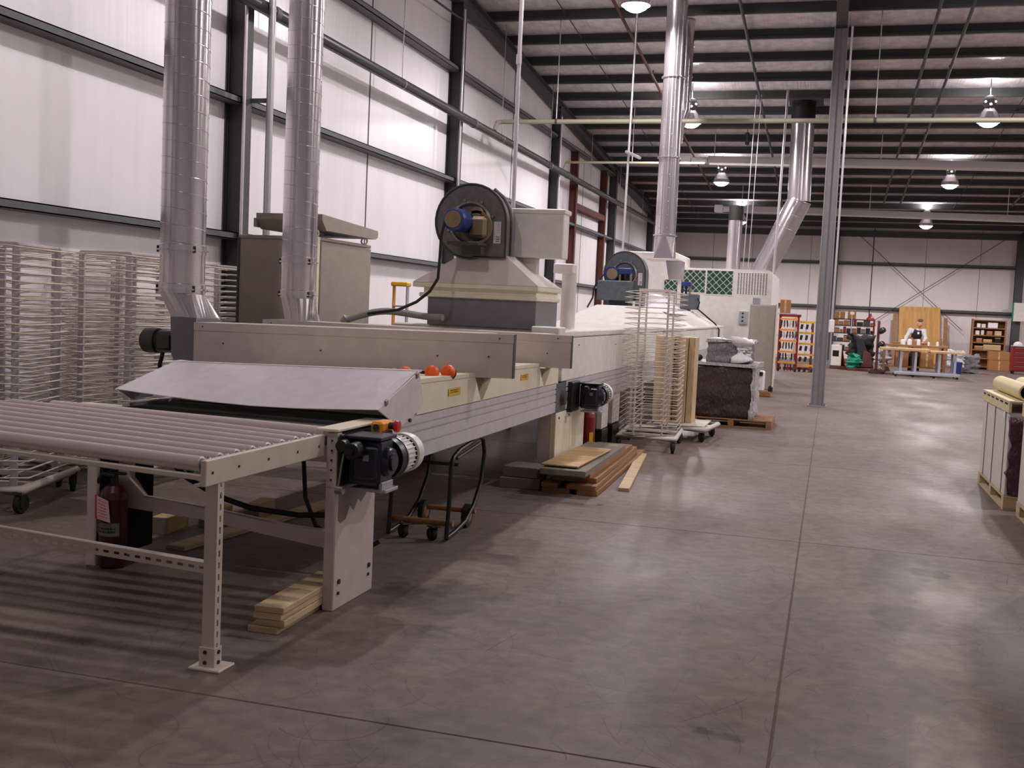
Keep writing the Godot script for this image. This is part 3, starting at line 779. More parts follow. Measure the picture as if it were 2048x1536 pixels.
func build_oven_front() -> void:
	var o := thing("coating_machine", "cream infeed machine with steel hood, side covers and two long exhaust boxes", "machine")
	# legs
	for q in [[XR - 0.062, XR, -5.0, -5.5], [-4.03, -3.967, -5.25, -5.72]]:
		var right: bool = q[0] > -3.0
		var s := S().span(V(q[0], 0.0, q[3]), V(q[1], 0.64, q[2]), 0.006)
		if right:
			s.span(V(q[0], 0.64, q[2] - 0.055), V(q[1] - 0.003, 0.92, q[2]), 0.003)
		var l := obj("leg_panel", s, M.machine_beige, o)
		if right:
			for b in [P(-5.06, 0.145), P(-5.055, 0.085), P(-5.44, 0.15), P(-5.435, 0.10)]:
				obj("bolt", S().cyl(V(q[1], b.y, b.x), V(q[1] + 0.008, b.y, b.x), 0.014 if b.y > 0.12 else 0.009, -1, 6), M.bolt_dark, l)
			for k in 5:
				obj("bolt", S().cyl(V(q[0] + 0.03, 0.68 + k * 0.05, q[2]), V(q[0] + 0.03, 0.68 + k * 0.05, q[2] + 0.004), 0.006, -1, 6), M.bolt_dark, l)
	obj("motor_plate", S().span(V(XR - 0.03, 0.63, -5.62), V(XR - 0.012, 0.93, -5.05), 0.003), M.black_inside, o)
	obj("top_plate", S().span(V(-2.47, 0.925, -5.60), V(XR + 0.004, 0.940, -4.99), 0.003), M.machine_cream, o)
	# cross member with gussets between the leg panels
	obj("cross_member", S().front([P(-3.97, 0.33), P(-3.97, 0.60), P(-3.88, 0.60), P(-3.88, 0.50), P(-3.79, 0.395), P(-3.42, 0.37), P(-2.85, 0.315), P(-2.62, 0.31), P(-2.41, 0.48), P(-2.41, 0.20), P(-2.7, 0.225), P(-3.40, 0.30), P(-3.86, 0.32)], -5.49, -5.43), M.machine_beige, o)
	obj("belt_guard", S().span(V(-3.966, 0.03, -5.78), V(-3.95, 0.66, -5.28), 0.003), M.black_inside, o)  # black plate added for the dark shade on the left leg's inner face
	obj("oil_stain", S().side([P(-5.03, 0.638), P(-5.47, 0.638), P(-5.475, 0.575), P(-5.44, 0.55), P(-5.40, 0.575), P(-5.35, 0.545), P(-5.31, 0.52), P(-5.27, 0.545), P(-5.22, 0.49), P(-5.17, 0.525), P(-5.12, 0.46), P(-5.06, 0.45), P(-5.03, 0.47)], XR - 0.001, XR + 0.0012), M.oil_stain, o)
	# infeed drum, belt and bed
	obj("infeed_drum", S().cyl(V(-4.26, 0.893, -5.24), V(-2.53, 0.868, -5.24), 0.05, -1, 24), M.roller_steel, o)
	obj("belt", S().span(V(-3.98, 0.845, -9.5), V(-2.42, 0.905, -5.32), 0.02), M.rubber, o)
	obj("left_bearing_plate", S().span(V(-4.33, 0.82, -5.62), V(-4.0, 0.90, -5.18), 0.004), M.machine_cream, o)
	obj("bed", S().span(V(-3.95, 0.70, -9.5), V(-2.44, 0.84, -5.4), 0.005), M.machine_beige, o)
	rail(o, XR, 1.0, -5.68, -9.56)
	rail(o, XL, -1.0, -5.55, -9.56)
	# steel infeed hood: a sheet whose front lip sags, and two cheeks
	var lip := [V(-4.01, 1.010, -5.485), V(-3.86, 1.000, -5.485), V(-3.70, 0.990, -5.49), V(-3.42, 0.978, -5.49), V(-3.13, 0.972, -5.49), V(-2.85, 0.977, -5.49), V(-2.60, 0.989, -5.487), V(-2.345, 1.005, -5.47)]
	var back := []
	for p in lip:
		back.append(V(p.x, 1.150 + 0.024 * (p.x + 4.02), -6.06))
	var s := S()
	for i in lip.size() - 1:
		var up := V(0, 0.0, 0)
		var n0 := V(0, 0.94, 0.33)
		s.quad(lip[i], lip[i + 1], back[i + 1], back[i])
		s.quad(back[i] - V(0, 0.004, 0), back[i + 1] - V(0, 0.004, 0), lip[i + 1] - V(0, 0.004, 0), lip[i] - V(0, 0.004, 0))
		s.quad(lip[i] - V(0, 0.004, 0), lip[i + 1] - V(0, 0.004, 0), lip[i + 1], lip[i])
	for i in s.n.size():
		pass
	var hood := obj("infeed_hood", s, M.stainless, o)
	obj("hood_top", S().hexa([V(-4.01, 1.14, -6.06), V(-2.345, 1.18, -6.06), V(-2.345, 1.18, -6.12), V(-4.01, 1.14, -6.12)], [V(-4.01, 1.152, -6.055), V(-2.345, 1.192, -6.055), V(-2.345, 1.192, -6.14), V(-4.01, 1.152, -6.14)]), M.stainless, hood)
	obj("hood_cheek", S().side([P(-5.465, 1.004), P(-6.069, 1.186), P(-6.15, 1.02), P(-6.14, 0.975), P(-5.99, 0.923), P(-5.835, 0.885), P(-5.67, 0.922)], -2.346, -2.337), M.stainless, hood)
	obj("hood_cheek", S().side([P(-5.475, 1.008), P(-6.06, 1.146), P(-6.14, 0.97), P(-5.65, 0.93)], -4.022, -4.012), M.stainless, hood)
	for q in [[-5.575, 1.035], [-6.03, 1.165]]:
		obj("latch", S().box(V(-2.336, q[1], q[0]), V(0.014, 0.035, 0.035), 0.004, Basis(V(1, 0, 0), 0.3)), M.bolt, hood)
	obj("cheek_screw", S().cyl(V(-2.337, 0.905, -5.93), V(-2.325, 0.905, -5.93), 0.012, -1, 8), M.bolt_dark, hood)
	# cream side covers, tapering to the valleys where the exhaust boxes sit
	var cv := [[-6.08, -6.10, -7.16, -7.34], [-7.37, -7.64, -8.90, -9.10], [-9.13, -9.42, -9.60, -9.62]]
	for i in 3:
		var q: Array = cv[i]
		var c := obj("side_cover", S().side([P(q[0], 0.918), P(q[1], 1.135), P(q[2], 1.125), P(q[3], 0.918)], -2.40, XR), M.machine_cream, o)
		obj("cover_top", S().hexa([V(XL, 1.05, q[1]), V(XR + 0.006, 1.112, q[1]), V(XR + 0.006, 1.102, q[2]), V(XL, 1.04, q[2])], [V(XL, 1.075, q[1]), V(XR + 0.006, 1.138, q[1]), V(XR + 0.006, 1.128, q[2]), V(XL, 1.065, q[2])]), M.machine_cream, c)
		obj("inner_slope", S().hexa([V(XL, 0.9, q[3] + 0.02), V(-2.40, 0.9, q[3] + 0.02), V(-2.40, 0.9, q[3]), V(XL, 0.9, q[3])], [V(XL, 1.06, q[2] + 0.02), V(-2.40, 1.12, q[2] + 0.02), V(-2.40, 1.12, q[2]), V(XL, 1.06, q[2])]), M.machine_cream, c)
		obj("inner_slope", S().hexa([V(XL, 0.9, q[0]), V(-2.40, 0.9, q[0]), V(-2.40, 0.9, q[0] - 0.02), V(XL, 0.9, q[0] - 0.02)], [V(XL, 1.06, q[1]), V(-2.40, 1.12, q[1]), V(-2.40, 1.12, q[1] - 0.02), V(XL, 1.06, q[1] - 0.02)]), M.machine_cream, c)
		if i == 0: warning_label(c, XR + 0.004, 1.022, -6.63, -6.87)
		if i == 1: warning_label(c, XR + 0.004, 1.034, -8.35, -8.57)
	# exhaust boxes lying across the line
	for q in [[-7.20, -7.60, 1.405, 1.10, 1.372, 1.075, -4.60, "near"], [-8.95, -9.35, 1.375, 1.095, 1.378, 1.09, -5.0, "far"]]:
		var za: float = q[0]; var zb: float = q[1]; var xa: float = q[6]; var xb := -2.088
		var xm := XR + 0.02
		var fm := inverse_lerp(xa, xb, xm)
		var ym0 := lerpf(q[5], q[3], fm); var ym1 := lerpf(q[4], q[2], fm)
		var bx := obj("exhaust_box", S().hexa([V(xa, q[5] - 0.03, za - 0.04), V(xm, ym0, za - 0.04), V(xm, ym0, zb), V(xa, q[5] - 0.03, zb)], [V(xa, q[4] - 0.008, za - 0.04), V(xm, ym1 - 0.008, za - 0.04), V(xm, ym1 - 0.008, zb), V(xa, q[4] - 0.008, zb)]), M.machine_beige, o)
		obj("face_plate", S().hexa([V(xa, q[5] - 0.03, za), V(xb, q[3], za), V(xb, q[3], za - 0.045), V(xa, q[5] - 0.03, za - 0.045)], [V(xa, q[4] - 0.008, za), V(xb, q[2] - 0.008, za), V(xb, q[2] - 0.008, za - 0.045), V(xa, q[4] - 0.008, za - 0.045)]), M.machine_beige, bx)
		obj("lid", S().hexa([V(xa, q[4] - 0.06, za + 0.0035), V(xb + 0.003, q[2] - 0.06, za + 0.0035), V(xb + 0.003, q[2] - 0.06, za - 0.048), V(xa, q[4] - 0.06, za - 0.048)], [V(xa, q[4], za + 0.0035), V(xb + 0.003, q[2], za + 0.0035), V(xb + 0.003, q[2], za - 0.048), V(xa, q[4], za - 0.048)]).hexa([V(xa, q[4] - 0.012, za), V(xm, ym1 - 0.012, za), V(xm, ym1 - 0.012, zb), V(xa, q[4] - 0.012, zb)], [V(xa, q[4], za), V(xm, ym1, za), V(xm, ym1, zb), V(xa, q[4], zb)]), M.machine_beige, bx)
		obj("end_flange", S().hexa([V(xb, q[3], za + 0.002), V(xb + 0.005, q[3], za + 0.002), V(xb + 0.005, q[3], za - 0.05), V(xb, q[3], za - 0.05)], [V(xb, q[2], za + 0.002), V(xb + 0.005, q[2], za + 0.002), V(xb + 0.005, q[2], za - 0.05), V(xb, q[2], za - 0.05)]), M.motor_dark, bx)
		for k in [[0.03, 0.03], [0.1, 0.15], [0.42, 0.17], [0.78, 0.17], [0.93, 0.16], [0.96, 0.03]]:
			var x: float = lerpf(xa, xb, k[0])
			obj("screw", S().cyl(V(x, lerpf(q[4], q[2], k[0]) - k[1], za), V(x, lerpf(q[4], q[2], k[0]) - k[1], za + 0.008), 0.006, -1, 6), M.bolt_dark, bx)
		# fan motor on the wall end
		var ym: float = 1.205 if q[7] == "near" else 1.19
		var zm := (za + zb) * 0.5
		if q[7] == "near":
			var mo := obj("fan_motor", S().lathe([P(0.0, 0.0), P(0.075, 0.0), P(0.095, 0.02), P(0.098, 0.04), P(0.098, 0.13), P(0.0, 0.13)], Transform3D(Basis(V(0, 0, 1), -PI / 2), V(-5.17, ym, zm)), 24), M.motor_dark, o)
			obj("motor_body", S().cyl(V(-5.04, ym, zm), V(-4.80, ym, zm), 0.086, -1, 24).box(V(-4.92, ym, zm + 0.085), V(0.13, 0.12, 0.05), 0.01), M.black_paint, mo)
			obj("terminal_cover", S().box(V(-4.925, ym, zm + 0.115), V(0.11, 0.10, 0.012), 0.004), M.motor_dark, mo)
			obj("cable", S().tube([V(-4.94, ym - 0.08, zm + 0.09), V(-4.945, ym - 0.13, zm + 0.1), V(-4.96, ym - 0.18, zm + 0.1), V(-4.965, ym - 0.34, zm + 0.05)], 0.016, 8), M.rubber, mo)
	gear_motor(o, V(-2.235, 0.775, -5.15))
	# guard with a tension rod in front of the gearbox
	obj("chain_guard", S().span(V(-2.345, 0.64, -5.04), V(-2.33, 0.915, -5.00), 0.005).cyl(V(-2.32, 0.86, -5.03), V(-2.32, 0.86, -4.97), 0.03, -1, 14), M.black_paint, o)
	obj("tension_rod", S().cyl(V(-2.31, 0.82, -4.985), V(-2.335, 0.645, -4.985), 0.005, -1, 6).cyl(V(-2.345, 0.635, -4.985), V(-2.305, 0.635, -4.985), 0.022, -1, 10), M.bolt, o)
	var es := obj("stop_box", S().box(V(-2.29, 0.915, -5.42), V(0.07, 0.075, 0.16), 0.012), M.amber, o)
	obj("stop_button", S().cyl(V(-2.255, 0.925, -5.44), V(-2.225, 0.925, -5.44), 0.02, -1, 14), M.gear_blue, es)
	obj("stop_head", S().lathe([P(0.0, 0.0), P(0.03, 0.002), P(0.034, 0.012), P(0.03, 0.026), P(0.0, 0.03)], Transform3D(Basis(V(0, 0, 1), -PI / 2), V(-2.225, 0.925, -5.44)), 18), M.red, es)
	obj("indicator", S().cyl(V(-2.29, 0.923, -5.34), V(-2.29, 0.923, -5.333), 0.018, -1, 14), M.motor_dark, es)

func build_ducts() -> void:
	# two spiral ducts rising from the exhaust boxes
	for q in [[-4.843, -7.40, 0.17, -4.63, 1.395, "nearest the camera"], [-4.757, -9.15, 0.158, -4.66, 1.372, "farther one beside the cabinet"]]:
		var x: float = q[0]; var z: float = q[1]; var r: float = q[2]
		var near: bool = z > -8.0
		var o := thing("spiral_duct", "tall spiral seam metal duct on a long exhaust box, %s" % q[5], "duct", Vector3.ZERO, 0.0, "")
		var top := roof_y(z) + 0.18
		var s := S().cyl(V(x, 1.60, z), V(x, top, z), r, -1, 40, false)
		obj("duct_pipe", s, M.galvanized, o)
		# the raised spiral seam
		var pts := []
		var turns := int((top - 1.95) / 0.125)
		for k in turns * 20:
			var a := TAU * k / 20.0
			pts.append(V(x + cos(a) * (r + 0.001), 1.95 + 0.125 * k / 20.0, z + sin(a) * (r + 0.001)))
		obj("spiral_seam", S().tube(pts, 0.0035, 4), M.galvanized, o)
		for y in [1.615, 1.915]:
			obj("flange_ring", S().lathe([P(r, y - 0.03), P(r + 0.006, y - 0.03), P(r + 0.006, y - 0.006), P(r + 0.022, y - 0.006), P(r + 0.022, y + 0.006), P(r + 0.008, y + 0.006), P(r + 0.008, y + 0.04), P(r, y + 0.045)], Transform3D(Basis.IDENTITY, V(x, 0, z)), 40), M.galvanized, o)
			for a in [0.5, 2.6, 4.7]:
				obj("flange_bolt", S().cyl(V(x + cos(a) * (r + 0.016), y - 0.02, z + sin(a) * (r + 0.016)), V(x + cos(a) * (r + 0.016), y + 0.03, z + sin(a) * (r + 0.016)), 0.008, -1, 6), M.bolt_dark, o)
		# square-to-round boot that leans onto the box end
		var bt := S()
		var yb: float = q[4]
		var x0 := x + (0.02 if near else -0.04); var x1 := x + (0.245 if near else 0.158)
		var sq := [V(x1, yb, z + 0.16), V(x1, yb, z - 0.16), V(x0, yb, z - 0.16), V(x0, yb, z + 0.16)]
		var k := 32
		for i in k:
			var c := []
			for j in [i, i + 1]:
				var a: float = TAU * j / k - PI / 4
				c.append(V(x + cos(a) * r, 1.585, z - sin(a) * r))
				var f := float(j % k) / (k / 4.0); var e := int(f); f -= e
				# walk round the square starting at its aisle-side front corner
				c.append((sq[e % 4] as Vector3).lerp(sq[(e + 1) % 4], f))
			bt.quad(c[1], c[3], c[2], c[0])
		obj("duct_boot", bt, M.galvanized, o)
		if near:
			obj("boot_side", S().front([P(-4.823, yb + 0.01), P(-4.60, yb + 0.01), P(-4.60, 1.08), P(-4.79, 1.08), P(-4.81, 1.12)], z - 0.175, z + 0.175), M.duct_gray, o)

func blower_drum(o: Node3D, c: Vector3, r: float, deep: float, m: Material) -> MeshInstance3D:
	# scroll housing: round to the left, straight down on the right
	var poly := []
	for k in 29:
		var a := lerpf(-PI * 0.62, PI * 1.0, k / 28.0) - PI * 0.0
		poly.append(P(c.x - cos(a) * r, c.y + sin(a) * r))
	# poly runs from lower left over the top to the right side
	poly.append(P(c.x + r, c.y - r * 0.95))
	poly.append(P(c.x + r * 0.1, c.y - r * 0.95))
	var s := S().front(poly, c.z - deep, c.z)
	var d := obj("scroll_housing", s, m, o)
	var rim := []
	for p in poly: rim.append(V(p.x, p.y, c.z))
	obj("housing_rim", S().tube(rim, 0.012, 6, true), M.motor_dark, d)
	obj("inlet_ring", S().lathe([P(r * 0.50, 0.0), P(r * 0.60, 0.0), P(r * 0.60, 0.015), P(r * 0.54, 0.03), P(r * 0.50, 0.015)], Transform3D(Basis(V(1, 0, 0), PI / 2), V(c.x, c.y - 0.02, c.z)), 32), M.bolt, d)
	for k in 8:
		var a := TAU * k / 8 + 0.3
		obj("ring_bolt", S().cyl(V(c.x + cos(a) * r * 0.64, c.y - 0.02 + sin(a) * r * 0.64, c.z), V(c.x + cos(a) * r * 0.64, c.y - 0.02 + sin(a) * r * 0.64, c.z + 0.02), 0.016, -1, 6), M.bolt, d)
	obj("rating_label", plate_mesh(V(c.x + r * 0.76, c.y - r * 0.28, c.z + 0.004), 0.07, 0.20), M.label_plate, d)
	return d

func plate_mesh(c: Vector3, w: float, h: float) -> ArrayMesh:
	var s := S()
	s.uvquad(c + V(-w / 2, -h / 2, 0), c + V(w / 2, -h / 2, 0), c + V(w / 2, h / 2, 0), c + V(-w / 2, h / 2, 0))
	return s.mesh()

func build_oven_back() -> void:
	# section 2: white panels with a flat top
	var o := thing("drying_tunnel", "long white paneled drying tunnel behind the exhaust boxes, with hipped cover", "oven")
	rail(o, XR, 1.0, -9.95, -25.6)
	rail(o, XL, -1.0, -9.7, -25.6)
	var seams := [-9.75, -12.10, -12.62, -13.52, -15.95]
	for i in seams.size() - 1:
		obj("side_panel", S().span(V(XR - 0.05, 0.925, seams[i + 1] + 0.006), V(XR, 1.325, seams[i] - 0.006), 0.006), M.machine_white, o)
	obj("wall_side_panel", S().span(V(XL, 0.925, -25.6), V(XL + 0.05, 1.325, -9.75), 0.006), M.machine_white, o)
	obj("tunnel_bed", S().span(V(XL + 0.1, 0.68, -25.6), V(XR - 0.1, 0.92, -9.7), 0.006), M.machine_beige, o)
	obj("front_panel", S().span(V(XL + 0.05, 0.93, -9.80), V(XR - 0.05, 1.33, -9.74)), M.machine_white, o)
	obj("top_ledge", S().span(V(XL - 0.01, 1.33, -15.95), V(XR + 0.012, 1.395, -9.70), 0.012), M.machine_white, o)
	obj("corner_cap", S().span(V(-2.58, 1.335, -9.70), V(XR + 0.03, 1.43, -9.45), 0.008).span(V(-2.45, 1.27, -9.70), V(XR + 0.04, 1.335, -9.5), 0.008), M.machine_white, o)
	for q in [[-10.4, 1.25], [-12.3, 1.22]]:
		obj("screw", S().cyl(V(XR, q[1], q[0]), V(XR + 0.006, q[1], q[0]), 0.008, -1, 6), M.bolt_dark, o)
	# section 3: panels under a hipped cover
	seams = [-16.0, -17.9, -19.8, -21.7, -23.6, -25.4]
	for i in seams.size() - 1:
		obj("side_panel", S().span(V(XR - 0.05, 0.925, seams[i + 1] + 0.006), V(XR, 1.33, seams[i] - 0.006), 0.006), M.machine_white, o)
	obj("ledge", S().span(V(XL - 0.03, 1.33, -24.2), V(XR + 0.03, 1.375, -15.96), 0.01), M.machine_white, o)
	obj("hipped_cover", S().hexa([V(XL - 0.02, 1.375, -15.98), V(XR + 0.02, 1.375, -15.98), V(XR + 0.02, 1.375, -24.1), V(XL - 0.02, 1.375, -24.1)], [V(-3.62, 1.69, -17.2), V(-2.80, 1.69, -17.2), V(-2.80, 1.66, -23.3), V(-3.62, 1.66, -23.3)]), M.machine_white, o)
	obj("flat_roof", S().span(V(XL, 1.33, -25.5), V(XR, 1.37, -24.2), 0.01), M.machine_white, o)
	# legs of the tunnel
	for q in [[-9.62, -10.18, 0.64], [-10.20, -10.82, 0.64]]:
		var l := obj("leg_panel", S().span(V(XR - 0.06, 0.0, q[1]), V(XR - 0.002, q[2], q[0]), 0.006), M.machine_cream, o)
		if q[0] > -9.9:
			obj("leg_label", S().box(V(XR, 0.555, -10.0), V(0.004, 0.07, 0.06)), M.bench_gray, l)
			for z in [-9.72, -10.12]:
				obj("bolt", S().cyl(V(XR - 0.002, 0.59, z), V(XR + 0.006, 0.59, z), 0.011, -1, 6), M.bolt_dark, l)
	obj("leg_end", S().span(V(-2.52, 0.0, -9.66), V(XR - 0.06, 0.65, -9.62), 0.003), M.machine_beige, o)
	obj("leg_panel", S().span(V(XL, 0.0, -10.8), V(XL + 0.06, 0.65, -9.62), 0.006), M.machine_beige, o)
	for z in [-13.6, -17.6, -21.4, -25.0]:
		for x in [XR - 0.07, XL + 0.01]:
			obj("leg_post", S().span(V(x, 0.0, z - 0.08), V(x + 0.06, 0.66, z + 0.08), 0.005), M.machine_beige, o)
	obj("drive_recess", S().span(V(XR - 0.02, 0.64, -10.2), V(XR - 0.008, 0.915, -9.60)), M.blower_slate, o)
	obj("drive_cover", S().cyl(V(XR - 0.02, 0.77, -9.83), V(XR + 0.03, 0.77, -9.83), 0.08, 0.06, 20), M.motor_dark, o)
	obj("drive_bracket", S().span(V(XR - 0.01, 0.62, -10.34), V(XR + 0.05, 0.91, -10.02), 0.01), M.black_paint, o)
	gear_motor(o, V(-2.20, 0.76, -10.38))

func build_blowers() -> void:
	# near blower: gray plinth, cream transition and a scroll fan
	var o := thing("scroll_blower", "big gray scroll blower with blue motor on a cream pyramid hood", "blower")
	var za := -9.65; var zb := -10.45
	obj("plinth", S().span(V(-3.66, 1.395, zb), V(-2.60, 1.66, za), 0.004), M.duct_gray, o)
	obj("collar", S().span(V(-3.74, 1.655, zb - 0.03), V(-2.585, 1.695, za + 0.03), 0.006).span(V(-3.70, 1.69, zb), V(-2.60, 1.755, za + 0.01), 0.004).span(V(-3.80, 1.745, zb - 0.06), V(-2.575, 1.79, za + 0.05), 0.006), M.machine_cream, o)
	obj("pyramid", S().hexa([V(-3.80, 1.79, za + 0.05), V(-2.575, 1.79, za + 0.05), V(-2.575, 1.79, zb - 0.06), V(-3.80, 1.79, zb - 0.06)], [V(-3.32, 2.085, za - 0.06), V(-2.955, 2.085, za - 0.06), V(-2.955, 2.085, za - 0.42), V(-3.32, 2.085, za - 0.42)]), M.machine_beige, o)
	var c := V(-3.272, 2.37, za - 0.02)
	blower_drum(o, c, 0.345, 0.30, M.blower_gray)
	obj("cream_band", S().tube([V(c.x + 0.17, c.y + 0.315, c.z - 0.15), V(c.x + 0.27, c.y + 0.235, c.z - 0.15), V(c.x + 0.335, c.y + 0.12, c.z - 0.15), V(c.x + 0.357, c.y, c.z - 0.15), V(c.x + 0.357, c.y - 0.3, c.z - 0.15)], 0.02, 6), M.blower_gray, o)
	var mo := obj("motor", S().lathe([P(0.0, 0.0), P(0.085, 0.0), P(0.10, 0.012), P(0.105, 0.03), P(0.105, 0.20), P(0.09, 0.22), P(0.09, 0.42), P(0.0, 0.42)], Transform3D(Basis(V(1, 0, 0), -PI / 2), V(-3.30, 2.355, -9.25)), 28), M.motor_blue, o)
	obj("fan_grille", S().cyl(V(-3.30, 2.355, -9.255), V(-3.30, 2.355, -9.243), 0.078, -1, 24).cyl(V(-3.30, 2.355, -9.245), V(-3.30, 2.355, -9.238), 0.02, -1, 10), M.brass_brown, mo)
	obj("bearing_block", S().box(V(-3.16, 2.31, -9.60), V(0.16, 0.20, 0.14), 0.03).cyl(V(-3.19, 2.45, -9.66), V(-3.19, 2.45, -9.58), 0.05, -1, 14), M.brass_brown, mo)
	obj("belt_guard", S().lathe([P(0.13, 0.0), P(0.155, 0.0), P(0.155, 0.02), P(0.13, 0.02)], Transform3D(Basis(V(1, 0, 0), PI / 2), V(-3.19, 2.31, -9.60)), 28), M.brass_brown, mo)
	obj("motor_foot", S().box(V(-3.24, 2.15, -9.50), V(0.30, 0.03, 0.26), 0.004).box(V(-3.20, 2.10, -9.56), V(0.20, 0.10, 0.10), 0.01), M.motor_dark, mo)
	obj("cable", S().tube([V(-3.38, 2.33, -9.26), V(-3.40, 2.2, -9.24), V(-3.41, 2.0, -9.25), V(-3.43, 1.82, -9.28), V(-3.52, 1.70, -9.32), V(-3.66, 1.60, -9.36), V(-3.86, 1.52, -9.42), V(-4.2, 1.47, -9.5)], 0.014, 8), M.rubber, mo)
	var sb := obj("silencer_box", S().span(V(-3.02, 2.07, -10.28), V(-2.475, 2.50, -10.06), 0.008), M.machine_white, o)
	obj("top_lip", S().span(V(-3.04, 2.49, -10.30), V(-2.46, 2.535, -10.045), 0.008), M.machine_white, sb)
	obj("outlet_duct", S().cyl(V(-2.56, 1.40, -10.75), V(-2.56, 1.95, -10.75), 0.075, -1, 24).box(V(-2.60, 2.0, -10.72), V(0.2, 0.10, 0.2), 0.01), M.machine_white, o)
	obj("support_leg", S().span(V(-2.98, 1.75, -10.26), V(-2.75, 2.07, -10.14), 0.005), M.machine_white, o)
	# gray flexible hose lying over the machine to the blower
	var ho := thing("flexible_hose", "gray flexible hose arching over the machine behind the second exhaust box", "hose")
	var pts := []
	for k in 25:
		var f := k / 24.0
		pts.append(V(lerpf(-4.42, -3.45, f), 1.40 + 0.085 * sin(minf(f * 3.2, PI * 0.5)) + 0.02 * sin(f * 5.0), -9.50 - 0.06 * sin(f * PI)))
	obj("hose", S().tube(pts, 0.032, 12), M.hose_gray, ho)
	obj("hose_nut", S().cyl(V(-4.45, 1.37, -9.50), V(-4.41, 1.42, -9.50), 0.045, -1, 8), M.hose_gray, ho)
	# second blower, slate gray with its motor on the near side
	var b2 := thing("scroll_blower", "slate gray scroll blower on a square pedestal atop the hipped cover", "blower")
	var c2 := V(-3.30, 2.235, -17.75)
	var d2 := blower_drum(b2, c2, 0.345, 0.34, M.blower_slate)
	obj("pedestal", S().span(V(-3.68, 1.77, -17.9), V(-3.125, 2.09, -17.40), 0.01), M.blower_slate, b2)
	obj("pedestal_foot", S().span(V(-3.48, 1.68, -17.85), V(-3.16, 1.78, -17.45), 0.005), M.black_paint, b2)
	obj("housing_leg", S().span(V(-3.10, 1.68, -18.0), V(-2.98, 1.95, -17.74), 0.006), M.blower_slate, b2)
	var m2 := obj("motor", S().cyl(V(-3.48, 2.20, -17.5), V(-3.48, 2.20, -17.74), 0.12, -1, 20).box(V(-3.26, 2.25, -17.62), V(0.22, 0.10, 0.2), 0.01), M.motor_blue, b2)
	obj("fan_grille", S().cyl(V(-3.46, 2.20, -17.5), V(-3.46, 2.20, -17.49), 0.09, -1, 18), M.brass_brown, m2)
	for k in 3:
		obj("stud", S().cyl(V(-3.34 + k * 0.09, 2.09, -17.55), V(-3.34 + k * 0.09, 2.22, -17.55), 0.022, -1, 8), M.brass_brown if k != 1 else M.black_paint, m2)
	obj("cable", S().tube([V(-3.58, 2.2, -17.5), V(-3.66, 2.1, -17.42), V(-3.73, 1.95, -17.40), V(-3.74, 1.8, -17.4), V(-3.80, 1.64, -17.3)], 0.014, 6), M.rubber, m2)
	# third, mostly hidden
	var b3 := thing("vent_fan", "small slate gray fan box with blue motor before the green filters", "blower")
	obj("fan_box", S().span(V(-3.12, 1.70, -23.2), V(-2.68, 2.02, -22.75), 0.01), M.blower_slate, b3)
	obj("fan_base", S().span(V(-3.1, 1.645, -23.1), V(-2.85, 1.70, -22.8)), M.black_paint, b3)
	var m3 := obj("motor", S().span(V(-3.04, 2.18, -23.1), V(-2.84, 2.27, -22.85), 0.01), M.motor_blue, b3)
	for k in 3:
		obj("stud", S().cyl(V(-3.02 + k * 0.08, 2.02, -22.9), V(-3.02 + k * 0.08, 2.18, -22.9), 0.022, -1, 8), M.brass_brown if k == 2 else M.black_paint, m3)
	obj("cable", S().tube([V(-2.68, 1.95, -22.8), V(-2.63, 1.85, -22.75), V(-2.67, 1.72, -22.75), V(-2.60, 1.66, -22.9), V(-2.36, 1.42, -23.5), V(-2.31, 1.3, -23.9), V(-2.32, 0.9, -24.0)], 0.016, 6), M.rubber, m3)
	# white wrapped bundle on the cover
	var wb := thing("plastic_bundle", "white plastic sheeting bundled on the tunnel roof behind the second blower", "sheeting")
	obj("sheeting", S().hexa([V(-3.02, 1.69, -18.2), V(-2.58, 1.60, -18.2), V(-2.5, 1.60, -19.6), V(-3.02, 1.69, -19.6)], [V(-2.99, 1.92, -18.3), V(-2.72, 1.86, -18.4), V(-2.62, 1.72, -19.5), V(-2.95, 1.93, -19.5)]), M.paper_white, wb)

